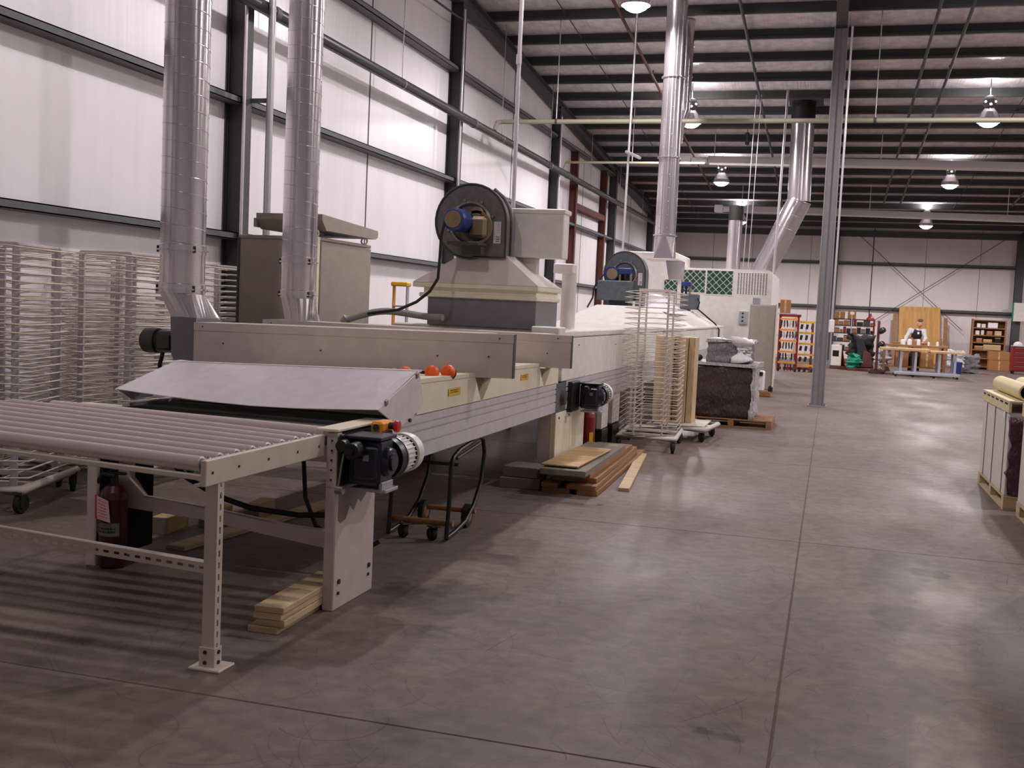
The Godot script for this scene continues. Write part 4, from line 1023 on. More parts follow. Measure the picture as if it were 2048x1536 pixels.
func build_booth() -> void:
	var o := thing("spray_booth", "large cream spray booth with green filters and a slotted grille", "booth")
	var z := -26.0
	obj("front_panel", S().front([P(-3.60, 0.0), P(-1.33, 0.0), P(-1.36, 2.62), P(-1.44, 2.70), P(-3.60, 2.70)], z - 0.10, z), M.machine_white, o)
	obj("body", S().front([P(-3.60, 0.0), P(-1.33, 0.0), P(-1.36, 2.62), P(-1.44, 2.70), P(-3.60, 2.70)], z - 3.4, z - 0.11), M.machine_white, o)
	obj("tall_end", S().span(V(-4.75, 0.0, z - 2.6), V(-3.61, 3.05, z - 0.02), 0.02), M.machine_white, o)
	for q in [[-3.46, -2.90, 2.125, 2.645], [-2.86, -2.26, 2.10, 2.65], [-3.86, -3.53, 2.07, 2.40]]:
		var f := obj("filter_frame", S().span(V(q[0], q[2], z - 0.002), V(q[1], q[3], z + 0.012)).span(V(q[0] - 0.02, q[2] - 0.02, z - 0.002), V(q[0], q[3] + 0.02, z + 0.03)).span(V(q[1], q[2] - 0.02, z - 0.002), V(q[1] + 0.02, q[3] + 0.02, z + 0.03)).span(V(q[0], q[3], z - 0.002), V(q[1], q[3] + 0.02, z + 0.03)).span(V(q[0], q[2] - 0.02, z - 0.002), V(q[1], q[2], z + 0.03)), M.machine_white, o)
		obj("filter_pad", S().span(V(q[0], q[2], z + 0.010), V(q[1], q[3], z + 0.016)), M.filter_green, f)
		# diagonal retaining wires
		var w: float = q[1] - q[0]; var h: float = q[3] - q[2]
		var n := int(round((w + h) / 0.155))
		for k in range(1, n):
			var t := (w + h) * k / n
			for dirn in [1, -1]:
				var a: Vector2 = P(minf(t, w), maxf(0.0, t - w)); var b: Vector2 = P(maxf(0.0, t - h), minf(t, h))
				if dirn < 0: a.x = w - a.x; b.x = w - b.x
				obj("grid_wire", S().cyl(V(q[0] + a.x, q[2] + a.y, z + 0.024), V(q[0] + b.x, q[2] + b.y, z + 0.024), 0.0095, -1, 5, false), M.rack_white, f)
	var g := obj("grille", S().span(V(-2.16, 2.10, z), V(-1.46, 2.64, z + 0.006)), M.machine_white, o)
	for i in 11:
		var s := S()
		for j in 16:
			s.box(V(-2.13 + i * 0.064, 2.135 + j * 0.0315, z + 0.007), V(0.030, 0.017, 0.004))
		obj("vent_slot", s, M.black_inside, g)
	var pb := obj("control_box", S().span(V(-2.06, 1.42, z), V(-1.86, 1.74, z + 0.08), 0.01), M.bench_gray, o)
	for j in 3:
		obj("button", S().cyl(V(-1.98, 1.5 + j * 0.09, z + 0.08), V(-1.98, 1.5 + j * 0.09, z + 0.10), 0.022, -1, 10), M.black_paint, pb)
	obj("lower_step", S().hexa([V(-2.36, 0.85, z), V(-1.75, 0.85, z), V(-1.75, 0.85, z + 0.02), V(-2.36, 0.85, z + 0.02)], [V(-2.36, 1.05, z), V(-1.75, 1.05, z), V(-1.75, 1.05, z + 0.02), V(-2.36, 1.05, z + 0.02)]), M.machine_beige, o)
	# electrical cabinet in front
	var c := thing("electrical_cabinet", "tall gray taupe electrical cabinet standing in front of the spray booth", "cabinet")
	var b := obj("cabinet_body", S().span(V(-1.70, 0.0, -24.75), V(-1.15, 1.88, -24.22), 0.008), M.cabinet_gray, c)
	var dr := obj("door", S().span(V(-1.69, 0.05, -24.22), V(-1.16, 1.86, -24.20), 0.006), M.cabinet_gray, c)
	obj("door_plate", S().span(V(-1.50, 1.50, -24.20), V(-1.33, 1.72, -24.194), 0.002), M.cabinet_gray, dr)
	obj("door_edge", S().span(V(-1.155, 0.02, -24.5), V(-1.12, 1.92, -24.18), 0.01), M.machine_cream, c)
	obj("top_box", S().span(V(-1.66, 1.88, -24.6), V(-1.50, 2.03, -24.3), 0.01), M.bench_gray, c)
	# the three ducts of the booth and the tunnel
	var d3 := thing("exhaust_duct", "tall galvanized duct with square boot over the drying tunnel", "duct")
	var x := -2.93; var zz := -19.5
	obj("duct_pipe", S().cyl(V(x, 2.98, zz), V(x, roof_y(zz) + 0.2, zz), 0.185, -1, 32, false), M.galvanized, d3)
	for y in [2.98, 4.35, 5.75]:
		obj("flange_ring", S().lathe([P(0.185, y - 0.02), P(0.215, y - 0.01), P(0.215, y + 0.01), P(0.185, y + 0.02)], Transform3D(Basis.IDENTITY, V(x, 0, zz)), 32), M.galvanized, d3)
	for q in [-0.185, 0.185]:
		obj("pipe_seam", S().box(V(x + q * 0.35, 4.8, zz + 0.176), V(0.012, 3.6, 0.012)), M.galvanized, d3)
	for k in 12:
		for q in [-0.5, 0.25]:
			obj("rivet", S().lathe([P(0.0, -0.012), P(0.012, 0.0), P(0.0, 0.012)], Transform3D(Basis.IDENTITY, V(x + q * 0.185, 3.1 + k * 0.235, zz + 0.185 * sqrt(1 - q * q))), 6), M.chrome, d3)
	var boot := S()
	for i in 4:
		# a square-to-round boot drawn as four flats and four fans
		var a0 := TAU * i / 4 + PI / 4; var a1 := a0 + TAU / 4
		var cor0 := V(x + 0.01 + 0.33 * cos(a0) * 0.75, 2.56, zz - 0.33 * sin(a0) * 0.75); var cor1 := V(x + 0.01 + 0.33 * cos(a1) * 0.75, 2.56, zz - 0.33 * sin(a1) * 0.75)
		var m := V(x + cos((a0 + a1) * 0.5) * 0.185, 2.97, zz - sin((a0 + a1) * 0.5) * 0.185)
		boot.flat(cor0, cor1, m)
		for j in 8:
			var g0 := lerpf(a0 - TAU / 8, a0 + TAU / 8, j / 8.0); var g1 := lerpf(a0 - TAU / 8, a0 + TAU / 8, (j + 1) / 8.0)
			boot.flat(cor0, V(x + cos(g1) * 0.185, 2.97, zz - sin(g1) * 0.185), V(x + cos(g0) * 0.185, 2.97, zz - sin(g0) * 0.185))
	obj("duct_boot", boot, M.galvanized, d3)
	obj("boot_flange", S().box(V(x + 0.01, 2.545, zz), V(0.56, 0.035, 0.56), 0.004), M.machine_beige, d3)
	obj("lower_boot", S().hexa([V(-2.80, 2.20, zz + 0.2), V(-2.58, 2.20, zz + 0.2), V(-2.58, 2.20, zz - 0.2), V(-2.80, 2.20, zz - 0.2)], [V(-2.86, 2.53, zz + 0.22), V(-2.58, 2.53, zz + 0.22), V(-2.58, 2.53, zz - 0.22), V(-2.86, 2.53, zz - 0.22)]), M.galvanized, d3)
	obj("support_post", S().span(V(-2.66, 1.6, zz - 0.02), V(-2.60, 2.21, zz + 0.03), 0.004), M.machine_white, d3)
	var d3b := thing("exhaust_duct", "second galvanized duct half hidden right behind the tall one", "duct")
	obj("duct_pipe", S().tube([V(-3.2, 5.0, -22.0), V(-3.18, 5.3, -22.0), V(-3.08, 5.65, -22.0), V(-3.08, roof_y(-22) + 0.2, -22.0)], 0.14, 20), M.galvanized, d3b)
	for y in [5.8, 6.3, 6.9]:
		obj("flange_ring", S().cyl(V(-3.08, y - 0.012, -22.0), V(-3.08, y + 0.012, -22.0), 0.155, -1, 24), M.galvanized, d3b)
	var d4 := thing("bent_duct", "wide galvanized duct with a slanted elbow rising from the spray booth", "duct")
	var e0 := V(-0.93, 4.45, -27.6); var e1 := V(-1.72, 2.66, -27.6)
	obj("riser", S().cyl(e0, V(-0.95, 6.35, -27.6), 0.275, -1, 36, false), M.galvanized, d4)
	obj("roof_collar", S().cyl(V(-0.95, 6.33, -27.6), V(-0.95, roof_y(-27.6) + 0.15, -27.6), 0.285, -1, 36, false), M.galvanized_dark, d4)
	obj("roof_flange", S().box(V(-0.9, roof_y(-27.6) + 0.1, -27.6), V(0.8, 0.05, 0.7), 0.005, Basis(V(1, 0, 0), -0.0775)), M.steel_dark, d4)
	obj("slant", S().cyl(e1, e0 + (e0 - e1).normalized() * 0.03, 0.285, -1, 36, false), M.galvanized, d4)
	obj("elbow_ring", S().tube(ring_points(e0, (e0 - e1).normalized() + Vector3.UP, 0.288), 0.012, 6, true), M.galvanized, d4)
	for f in [0.18, 0.36]:
		obj("seam_ring", S().tube(ring_points(e0.lerp(e1, f), (e0 - e1).normalized(), 0.286), 0.008, 6, true), M.galvanized, d4)
	for y in [5.2, 5.75]:
		obj("seam_ring", S().cyl(V(-0.94, y - 0.008, -27.6), V(-0.94, y + 0.008, -27.6), 0.282, -1, 36), M.galvanized, d4)
	var d5 := thing("exhaust_duct", "short dull duct rising from the middle of the spray booth roof", "duct")
	obj("duct_pipe", S().cyl(V(-2.45, 2.69, -28.0), V(-2.45, 4.35, -28.0), 0.175, -1, 28, false), M.galvanized, d5)
	obj("upper_sleeve", S().cyl(V(-2.45, 4.0, -28.0), V(-2.45, 4.36, -28.0), 0.181, -1, 28), M.galvanized_dark, d5)

func ring_points(c: Vector3, d: Vector3, r: float) -> Array:
	d = d.normalized()
	var f: Array = S().ring_basis(d)
	var out := []
	for k in 28:
		var a := TAU * k / 28
		out.append(c + (f[0] as Vector3) * cos(a) * r + (f[1] as Vector3) * sin(a) * r)
	return out

func build_control_cabinet() -> void:
	var o := thing("control_cabinet", "taupe control cabinet with a raised slanting lid behind the second spiral duct", "cabinet")
	var xa := -5.80; var xb := -4.93; var za := -9.85; var zb := -11.15
	obj("cabinet_body", S().span(V(xa, 0.0, zb), V(xb, 2.17, za), 0.01), M.cabinet_taupe, o)
	obj("side_door", S().span(V(xb, 0.12, zb + 0.02), V(xb + 0.02, 2.16, za - 0.06), 0.008), M.cabinet_taupe, o)
	obj("edge_strip", S().span(V(xb - 0.01, 0.1, za - 0.05), V(xb + 0.012, 2.2, za + 0.01), 0.004), M.machine_cream, o)
	obj("back_strip", S().span(V(xa - 0.01, 0.05, za - 0.03), V(xa + 0.015, 2.18, za + 0.012), 0.004), M.motor_dark, o)
	obj("top_rim", S().span(V(xa, 2.165, zb), V(xb + 0.01, 2.20, za + 0.012), 0.006), M.cabinet_taupe, o)
	# lid held open on lugs
	var lid := obj("lid", S().side([P(za + 0.02, 2.42), P(za + 0.02, 2.36), P(za - 0.08, 2.265), P(zb + 0.0, 2.265), P(zb - 0.06, 2.29), P(zb - 0.06, 2.36)], xa + 0.2, xb + 0.06), M.cabinet_taupe, o)
	obj("lid_rim", S().span(V(xa + 0.17, 2.28, za - 0.3), V(xa + 0.21, 2.37, za + 0.02), 0.004), M.cabinet_taupe, lid)
	for q in [[xb - 0.03, za - 0.02], [xb - 0.03, zb + 0.1], [xa + 0.62, za - 0.05]]:
		obj("lifting_lug", S().tube(ring_points(V(q[0], 2.235, q[1]), V(0.6, 0, 1), 0.032), 0.009, 6, true), M.machine_cream, o)
	obj("lid_post", S().span(V(xa + 0.45, 2.19, za - 0.5), V(xa + 0.6, 2.30, za - 0.2), 0.01).span(V(xb - 0.25, 2.19, za - 0.4), V(xb - 0.12, 2.27, za - 0.2), 0.01), M.cabinet_taupe, o)

# ---------------------------------------------------------------- racks and carts
func caster(o: Node3D, at: Vector3, turn: float, r := 0.072) -> void:
	var b := Basis(Vector3.UP, turn)
	var c := obj("caster", S().lathe([P(0.0, -0.018), P(r * 0.55, -0.022), P(r * 0.6, -0.016), P(r * 0.92, -0.018), P(r, -0.010), P(r, 0.010), P(r * 0.92, 0.018), P(r * 0.6, 0.016), P(r * 0.55, 0.022), P(0.0, 0.018)], Transform3D(Basis(V(0, 0, 1), PI / 2), Vector3.ZERO), 24), M.rubber, o, at + V(0, r, 0), b)
	obj("caster_fork", S().box(V(0.026, r * 0.35, 0.012), V(0.004, r * 1.3, r * 0.6), 0.001).box(V(-0.026, r * 0.35, 0.012), V(0.004, r * 1.3, r * 0.6), 0.001).box(V(0, r + 0.008, 0.02), V(0.07, 0.008, 0.07), 0.002).cyl(V(-0.03, 0, 0), V(0.03, 0, 0), 0.008, -1, 8), M.bolt_dark, c)

func make_rack(label: String, wide: float, deep: float, post: float, high: float, levels: int, heavy := 0.0, r := 0.0036) -> Node3D:
	# a wheeled drying rack: post frames front and back carry one wire loop per level
	var o := thing("drying_rack", label, "rack")
	var w := wide * 0.5; var d := deep * 0.5
	var base := S()
	base.tube([V(-w, 0.165, d), V(w, 0.165, d), V(w, 0.165, -d), V(-w, 0.165, -d)], 0.024, 4, true)
	obj("base_frame", base, M.rack_white, o)
	for z in [-d * 0.45, d * 0.45]:
		obj("base_bar", S().box(V(0, 0.165, z), V(wide, 0.035, 0.05), 0.004), M.rack_white, o)
	for q in [P(-w, d), P(w, d), P(w, -d), P(-w, -d)]:
		caster(o, V(q.x * 0.94, 0, q.y * 0.94), rng.randf_range(-0.6, 0.6))
	for z in [d * 0.72, -d * 0.72]:
		for x in [-post * 0.5, post * 0.5]:
			obj("post", S().box(V(x, 0.165 + (high - 0.165) * 0.5, z), V(0.022 + heavy, high - 0.165, 0.022), 0.003), M.rack_post if heavy > 0.0 else M.rack_white, o)
		obj("top_bar", S().box(V(0, high, z), V(post + 0.03, 0.022, 0.022), 0.003), M.rack_white, o)
	for x in [-post * 0.5, post * 0.5]:
		obj("top_bar", S().box(V(x, high, 0), V(0.02, 0.02, deep * 0.72), 0.003), M.rack_white, o)
	var shelf := S()
	shelf.tube([V(-w * 0.62, 0.012, d * 1.02), V(w * 0.62, 0.012, d * 1.02), V(w, 0.0, d * 0.8), V(w, 0.0, -d * 0.8), V(w * 0.62, 0.012, -d * 1.02), V(-w * 0.62, 0.012, -d * 1.02), V(-w, 0.0, -d * 0.8), V(-w, 0.0, d * 0.8)], r, 4, true)
	for q in [-1.0, 1.0]:
		shelf.tube([V(w * q, 0, d * 0.72), V(post * 0.5 * q, -0.018, d * 0.74)], r, 4)
		shelf.tube([V(w * q, 0, -d * 0.72), V(post * 0.5 * q, -0.018, -d * 0.74)], r, 4)
		shelf.tube([V(post * 0.45 * q, 0.008, d * 1.02), V(post * 0.45 * q, 0.008, -d * 1.02)], r, 4)
	var m := shelf.mesh()
	for k in levels:
		obj("wire_shelf", m, M.rack_wire if heavy > 0.0 else M.rack_white, o, V(0, lerpf(0.24, high - 0.03, float(k) / (levels - 1)), 0))
	return o

func build_racks() -> void:
	var grp := ""
	var a := make_rack("white wire drying rack with broad posts at the left edge, behind the rollers", 0.66, 1.0, 0.42, 1.88, 28, 0.03, 0.005)
	a.position = V(-5.78, 0, -6.62); a.rotation.y = 0.30
	var b := copy(a, "white wire drying rack standing second from the left, its corner post facing out", V(-6.28, 0, -7.90), -0.12)
	var c := copy(a, "white wire drying rack seen half behind the nearest spiral duct", V(-6.15, 0, -9.05), 0.10)
	var d := copy(a, "white wire drying rack beside the taupe control cabinet", V(-6.32, 0, -10.32), 0.0)
	var e := copy(a, "white wire drying rack in the back row close to the wall", V(-6.72, 0, -6.45), 0.0)
	var h := copy(a, "white wire drying rack hidden behind the second rack near the wall girt", V(-6.74, 0, -9.2), 0.0)
	var f := copy(a, "white wire drying rack behind the first and second racks from the left", V(-5.55, 0, -7.75), 0.05)
	var n := make_rack("tall narrow white wire rack on casters standing alone in the aisle", 0.66, 1.12, 0.33, 1.86, 27)
	n.position = V(-1.985, 0, -12.90); n.rotation.y = 0.06
	# second cart with upright door blanks
	var o := thing("panel_cart", "low white cart on casters carrying upright tan door panels", "cart")
	obj("cart_frame", S().tube([V(-2.17, 0.165, -13.75), V(-1.42, 0.165, -13.65), V(-1.34, 0.165, -14.55), V(-2.1, 0.165, -14.7)], 0.026, 4, true).box(V(-1.75, 0.17, -14.1), V(0.7, 0.03, 0.1)), M.rack_white, o)
	obj("deck", S().span(V(-2.1, 0.18, -14.65), V(-1.45, 0.20, -13.75), 0.004), M.rack_white, o)
	for q in [P(-1.47, -13.75), P(-2.1, -13.8), P(-1.42, -14.5), P(-2.05, -14.6)]:
		caster(o, V(q.x, 0, q.y), 0.5)
	var x := -2.14
	for k in 4:
		var w: float = [0.24, 0.075, 0.10, 0.085][k]
		var dp := thing("door_panel", "%s tan door panel standing upright on the low cart" % ["widest", "thin recessed", "second narrow", "outermost"][k], "panel", Vector3.ZERO, 0.0, "door panels on the low cart")
		obj("slab", S().span(V(x, 0.202, -14.5 - (0.02 if k == 1 else 0.0)), V(x + w - 0.008, 1.305, -13.95 - (0.10 if k % 2 == 1 else 0.0)), 0.004), M.wood_door if k != 1 else M.wood_sheet, dp)
		obj("edge_band", S().span(V(x + w - 0.022, 0.205, -13.953 - (0.10 if k % 2 == 1 else 0.0)), V(x + w - 0.006, 1.30, -13.946 - (0.10 if k % 2 == 1 else 0.0))), M.wood_sheet, dp)
		x += w

func build_dolly() -> void:
	var o := thing("tube_dolly", "black tubular steel dolly on small casters under the coating machine", "dolly")
	for q in [[-2.38, 0], [-2.80, 1]]:
		var x: float = q[0]
		obj("side_hoop", S().tube([V(x, 0.03, -6.80), V(x, 0.25, -6.83), V(x, 0.50, -6.84), V(x, 0.565, -6.88), V(x, 0.60, -7.0), V(x, 0.65, -7.42), V(x, 0.63, -7.52), V(x, 0.52, -7.57), V(x, 0.32, -7.52), V(x, 0.16, -7.36), V(x, 0.075, -7.18), V(x, 0.04, -6.95), V(x, 0.03, -6.80)], 0.016, 8), M.black_paint, o)
		obj("grip_rail", S().cyl(V(x, 0.55, -6.95), V(x, 0.60, -7.45), 0.012, -1, 8), M.bolt_dark, o)
	obj("front_bar", S().cyl(V(-2.82, 0.115, -6.87), V(-2.36, 0.115, -6.87), 0.02, -1, 10), M.wood_brown, o)
	obj("back_bar", S().cyl(V(-2.82, 0.12, -7.35), V(-2.36, 0.12, -7.35), 0.018, -1, 10), M.wood_brown, o)
	obj("top_bar", S().cyl(V(-2.80, 0.50, -7.0), V(-2.38, 0.50, -7.0), 0.012, -1, 8), M.bolt_dark, o)
	caster(o, V(-2.70, 0, -6.82), 0.9, 0.045)
	caster(o, V(-2.49, 0, -6.82), 0.9, 0.045)
	for x in [-2.77, -2.44]:
		obj("wheel", S().cyl(V(x, 0.085, -7.35), V(x + 0.035, 0.085, -7.35), 0.085, -1, 20), M.rubber, o)
		obj("wheel_disc", S().cyl(V(x + 0.035, 0.085, -7.35), V(x + 0.042, 0.085, -7.35), 0.05, 0.04, 16), M.wood_brown, o)

func board(called: String, label: String, c: Vector3, s: Vector3, turn: float, m: Material, group: String, cat := "board") -> void:
	var sh := S().box(Vector3.ZERO, s, 0.003)
	var o := obj(called, sh, m, self, c, Basis(Vector3.UP, turn))
	tag(o, label, cat, group)

func build_lumber() -> void:
	# planks and sheets stacked by the second leg panel
	var g := "boards in the floor stack by the wire rack"
	board("lumber_board", "long rough brown plank lying lowest on the aisle side of the stack", V(-1.97, 0.022, -10.65), V(0.18, 0.044, 3.1), 0.03, M.wood_brown, g)
	board("lumber_board", "long brown plank lying lowest in the middle of the stack", V(-2.20, 0.022, -10.60), V(0.24, 0.044, 3.0), 0.0, M.wood_brown, g)
	board("lumber_board", "second plank up, jutting toward the aisle with a split end", V(-2.03, 0.066, -10.45), V(0.26, 0.042, 2.7), 0.04, M.wood_brown, g)
	board("lumber_board", "narrow plank of the second layer beside the leg panel", V(-2.26, 0.066, -10.4), V(0.14, 0.042, 2.6), 0.0, M.wood_brown, g)
	board("lumber_board", "third layer brown plank with a dark knot on its edge", V(-2.11, 0.110, -10.5), V(0.40, 0.042, 2.5), 0.03, M.wood_brown, g)
	board("lumber_board", "fourth layer thick plank under the gray top board", V(-2.13, 0.155, -10.35), V(0.38, 0.044, 2.35), 0.02, M.wood_brown, g)
	board("lumber_board", "weathered gray board lying just below the tan sheet", V(-2.13, 0.205, -10.0), V(0.40, 0.05, 2.1), 0.02, M.wood_end, g)
	board("lumber_board", "short dark plank sticking out under the machine from the stack, lower", V(-2.56, 0.045, -9.34), V(0.36, 0.09, 0.38), 0.1, M.wood_end, g)
	board("lumber_board", "short dark plank sticking out under the machine from the stack, upper", V(-2.54, 0.14, -9.36), V(0.32, 0.09, 0.34), -0.05, M.wood_end, g)
	board("hardboard_sheet", "thin tan hardboard sheet lying on top of the lumber stack", V(-2.15, 0.25, -9.72), V(0.33, 0.014, 1.35), -0.02, M.wood_sheet, g, "sheet")
	board("lumber_board", "loose thin plank resting on the floor beside the lumber stack", V(-1.80, 0.016, -10.75), V(0.10, 0.03, 2.5), 0.10, M.wood_pine, g)
	# pine off-cuts by the infeed leg
	g = "pine boards stacked before the leg panel"
	board("pine_board", "lowest pine board jutting left from the small stack before the leg panel", V(-2.505, 0.016, -4.93), V(0.155, 0.032, 0.78), 0.03, M.wood_pine, g)
	board("pine_board", "second pine board of the small stack with a rough sawn end", V(-2.475, 0.050, -4.90), V(0.145, 0.034, 0.70), 0.05, M.wood_pine, g)
	board("pine_board", "third pine board of the small stack, slightly set back", V(-2.478, 0.085, -4.89), V(0.145, 0.032, 0.70), 0.02, M.wood_pine, g)
	board("pine_board", "topmost pine board of the small stack by the leg panel", V(-2.475, 0.117, -4.90), V(0.15, 0.03, 0.72), 0.04, M.wood_pine, g)
	# blocks and planks under the machine
	g = "timber blocks lying under the conveyor"
	var bl := [[-4.17, -6.30, "nearest"], [-4.02, -6.62, "middle"], [-3.88, -6.98, "farthest"]]
	for q in bl:
		var o := thing("timber_block", "square timber block, %s of three under the conveyor" % q[2], "block", V(q[0], 0, q[1]), 0.12, g)
		obj("block", S().box(V(0, 0.055, 0), V(0.115, 0.11, 0.30), 0.004), M.wood_sheet, o)
		obj("end_grain", S().box(V(0, 0.055, 0.151), V(0.11, 0.105, 0.003)), M.wood_end, o)
	board("floor_plank", "long pale plank lying on the floor behind the timber blocks", V(-3.72, 0.014, -6.75), V(0.14, 0.028, 1.9), -0.09, M.wood_pine, "", "plank")

func build_extinguishers() -> void:
	var o := thing("fire_extinguisher", "dark red fire extinguisher with paper tag under the roller table", "extinguisher", V(-3.885, 0, -5.30))
	obj("cylinder", S().lathe([P(0.0, 0.0), P(0.07, 0.0), P(0.078, 0.015), P(0.078, 0.40), P(0.07, 0.44), P(0.045, 0.475), P(0.025, 0.485), P(0.0, 0.485)], Transform3D.IDENTITY, 28), M.extinguisher_dark, o)
	obj("valve", S().cyl(V(0, 0.48, 0), V(0, 0.535, 0), 0.022, -1, 12).box(V(0.02, 0.545, 0.0), V(0.12, 0.016, 0.025), 0.004).box(V(0.04, 0.575, 0.0), V(0.12, 0.014, 0.025), 0.004, Basis(V(0, 0, 1), 0.25)), M.black_paint, o)
	obj("hose", S().tube([V(0.02, 0.53, 0.02), V(-0.05, 0.54, 0.03), V(-0.095, 0.48, 0.03), V(-0.10, 0.36, 0.03), V(-0.098, 0.22, 0.03), V(-0.085, 0.14, 0.03)], 0.013, 10), M.rubber, o)
	var tg := S()
	tg.uvquad(V(-0.062, 0.29, 0.080), V(0.05, 0.275, 0.094), V(0.035, 0.40, 0.096), V(-0.066, 0.425, 0.080))
	obj("paper_tag", tg, M.label_tag, o)
	var bd := S()
	for k in 8:
		var a0 := lerpf(2.7, 0.5, k / 8.0); var a1 := lerpf(2.7, 0.5, (k + 1) / 8.0)
		var q := bd.v.size()
		bd.quad(V(cos(a0) * 0.0795, 0.19, sin(a0) * 0.0795), V(cos(a1) * 0.0795, 0.19, sin(a1) * 0.0795), V(cos(a1) * 0.0795, 0.265, sin(a1) * 0.0795), V(cos(a0) * 0.0795, 0.265, sin(a0) * 0.0795))
		var u0 := k / 8.0; var u1 := (k + 1) / 8.0
		var uv := [P(u0, 1), P(u1, 0), P(u1, 1), P(u0, 1), P(u0, 0), P(u1, 0)]
		for i in 6: bd.t[q + i] = uv[i]
	obj("printed_label", bd, M.label_band, o)
	obj("strap", S().cyl(V(0, 0.13, 0), V(0, 0.145, 0), 0.081, -1, 24), M.black_paint, o)
	var e := thing("fire_extinguisher", "bright red fire extinguisher with a yellow stripe past the second leg", "extinguisher", V(-2.42, 0, -11.3))
	obj("cylinder", S().lathe([P(0.0, 0.0), P(0.075, 0.0), P(0.085, 0.015), P(0.085, 0.46), P(0.075, 0.50), P(0.04, 0.54), P(0.0, 0.545)], Transform3D.IDENTITY, 24), M.dark_red, e)
	obj("yellow_label", S().cyl(V(0.002, 0.12, 0.0), V(0.002, 0.30, 0.0), 0.0845, -1, 24, false).box(V(0.084, 0.2, 0.02), V(0.004, 0.18, 0.04)), M.dark_red, e)
	obj("stripe", S().box(V(0.062, 0.21, 0.06), V(0.05, 0.19, 0.004), 0.0, Basis(Vector3.UP, 0.8)), M.yellow, e)
	obj("valve", S().cyl(V(0, 0.54, 0), V(0, 0.60, 0), 0.022, -1, 10).box(V(0.02, 0.61, 0), V(0.13, 0.03, 0.03), 0.005), M.black_paint, e)
	for q in [[V(-2.42, 0.44, -12.1), V(0.06, 0.34, 0.34), "nearer the extinguisher"], [V(-2.42, 0.47, -12.75), V(0.06, 0.38, 0.44), "farther along the tunnel"]]:
		var w := thing("foam_sheet", "white foam board leaning under the tunnel, %s" % q[2], "board", Vector3.ZERO, 0.0, "foam boards under the tunnel")
		obj("board", S().box(q[0], q[1], 0.004), M.board_white, w)
		obj("dark_base", S().box(V(-2.44, 0.13, q[0].z), V(0.12, 0.26, q[1].z), 0.005), M.black_paint, w)

func build_hoses() -> void:
	var o := obj("power_cable", S().tube([V(-3.74, 0.62, -5.58), V(-3.60, 0.50, -5.60), V(-3.42, 0.40, -5.64), V(-3.20, 0.345, -5.66), V(-2.9, 0.33, -5.68), V(-2.60, 0.36, -5.68), V(-2.46, 0.42, -5.66)], 0.017, 8), M.rubber)
	tag(o, "thick black cable sagging beneath the roller table and machine", "cable")
	var p := obj("power_cable", S().tube([V(-3.0, 0.68, -5.9), V(-2.95, 0.40, -5.85), V(-2.85, 0.25, -5.8), V(-2.70, 0.18, -5.78), V(-2.50, 0.16, -5.78), V(-2.44, 0.2, -5.8)], 0.014, 8), M.rubber)
	tag(p, "second black cable looping low behind the right leg panel", "cable")
	# orange ear defenders lying on the first cover
	var e := thing("ear_defenders", "orange ear defenders with black band lying on the cream cover", "ear defenders")
	for q in [[V(-2.455, 1.150, -6.60), 0.4, 0.95], [V(-2.375, 1.155, -6.68), -0.3, 0.95], [V(-2.60, 1.140, -6.50), 0.9, 0.9], [V(-2.66, 1.135, -6.46), 0.1, 0.7]]:
		var b := Basis(Vector3.UP, q[1]) * Basis(V(1, 0, 0), 1.15)
		var r: float = 0.05 * q[2]
		var c := obj("ear_cup", S().lathe([P(0.0, -0.03), P(r * 0.9, -0.028), P(r, -0.012), P(r, 0.004), P(r * 0.85, 0.024), P(r * 0.5, 0.034), P(0.0, 0.036)], Transform3D.IDENTITY, 20), M.orange, e, q[0], b.scaled(V(1, 1, 1)))
		obj("cushion", S().lathe([P(r * 0.5, -0.045), P(r * 0.85, -0.045), P(r * 0.9, -0.03), P(r * 0.5, -0.03)], Transform3D.IDENTITY, 20), M.black_paint, c)
	obj("head_band", S().tube([V(-2.62, 1.165, -6.55), V(-2.57, 1.150, -6.60), V(-2.52, 1.145, -6.63), V(-2.47, 1.15, -6.64)], 0.012, 8), M.black_paint, e)
	# clutter on the machine beside the blower
	var l := thing("step_ladder", "yellow and gray step ladder standing behind the pyramid hood", "ladder")
	for x in [-4.98, -4.81]:
		obj("rail", S().box(V(x, 0.9, -12.0), V(0.02, 1.8, 0.06), 0.004), M.amber if x < -4.9 else M.bench_gray, l)
	obj("top_cap", S().box(V(-4.895, 1.80, -12.0), V(0.21, 0.05, 0.14), 0.01), M.yellow, l)
	for k in 5:
		obj("step", S().box(V(-4.895, 0.3 + 0.31 * k, -12.0), V(0.15, 0.02, 0.09), 0.003), M.bench_gray, l)
	var sl := thing("slat_board", "tan plank leaning on the wall column behind the near blower", "plank")
	obj("plank", S().span(V(-5.35, 0.0, -17.6), V(-5.20, 2.0, -17.55), 0.004), M.wood_door, sl)

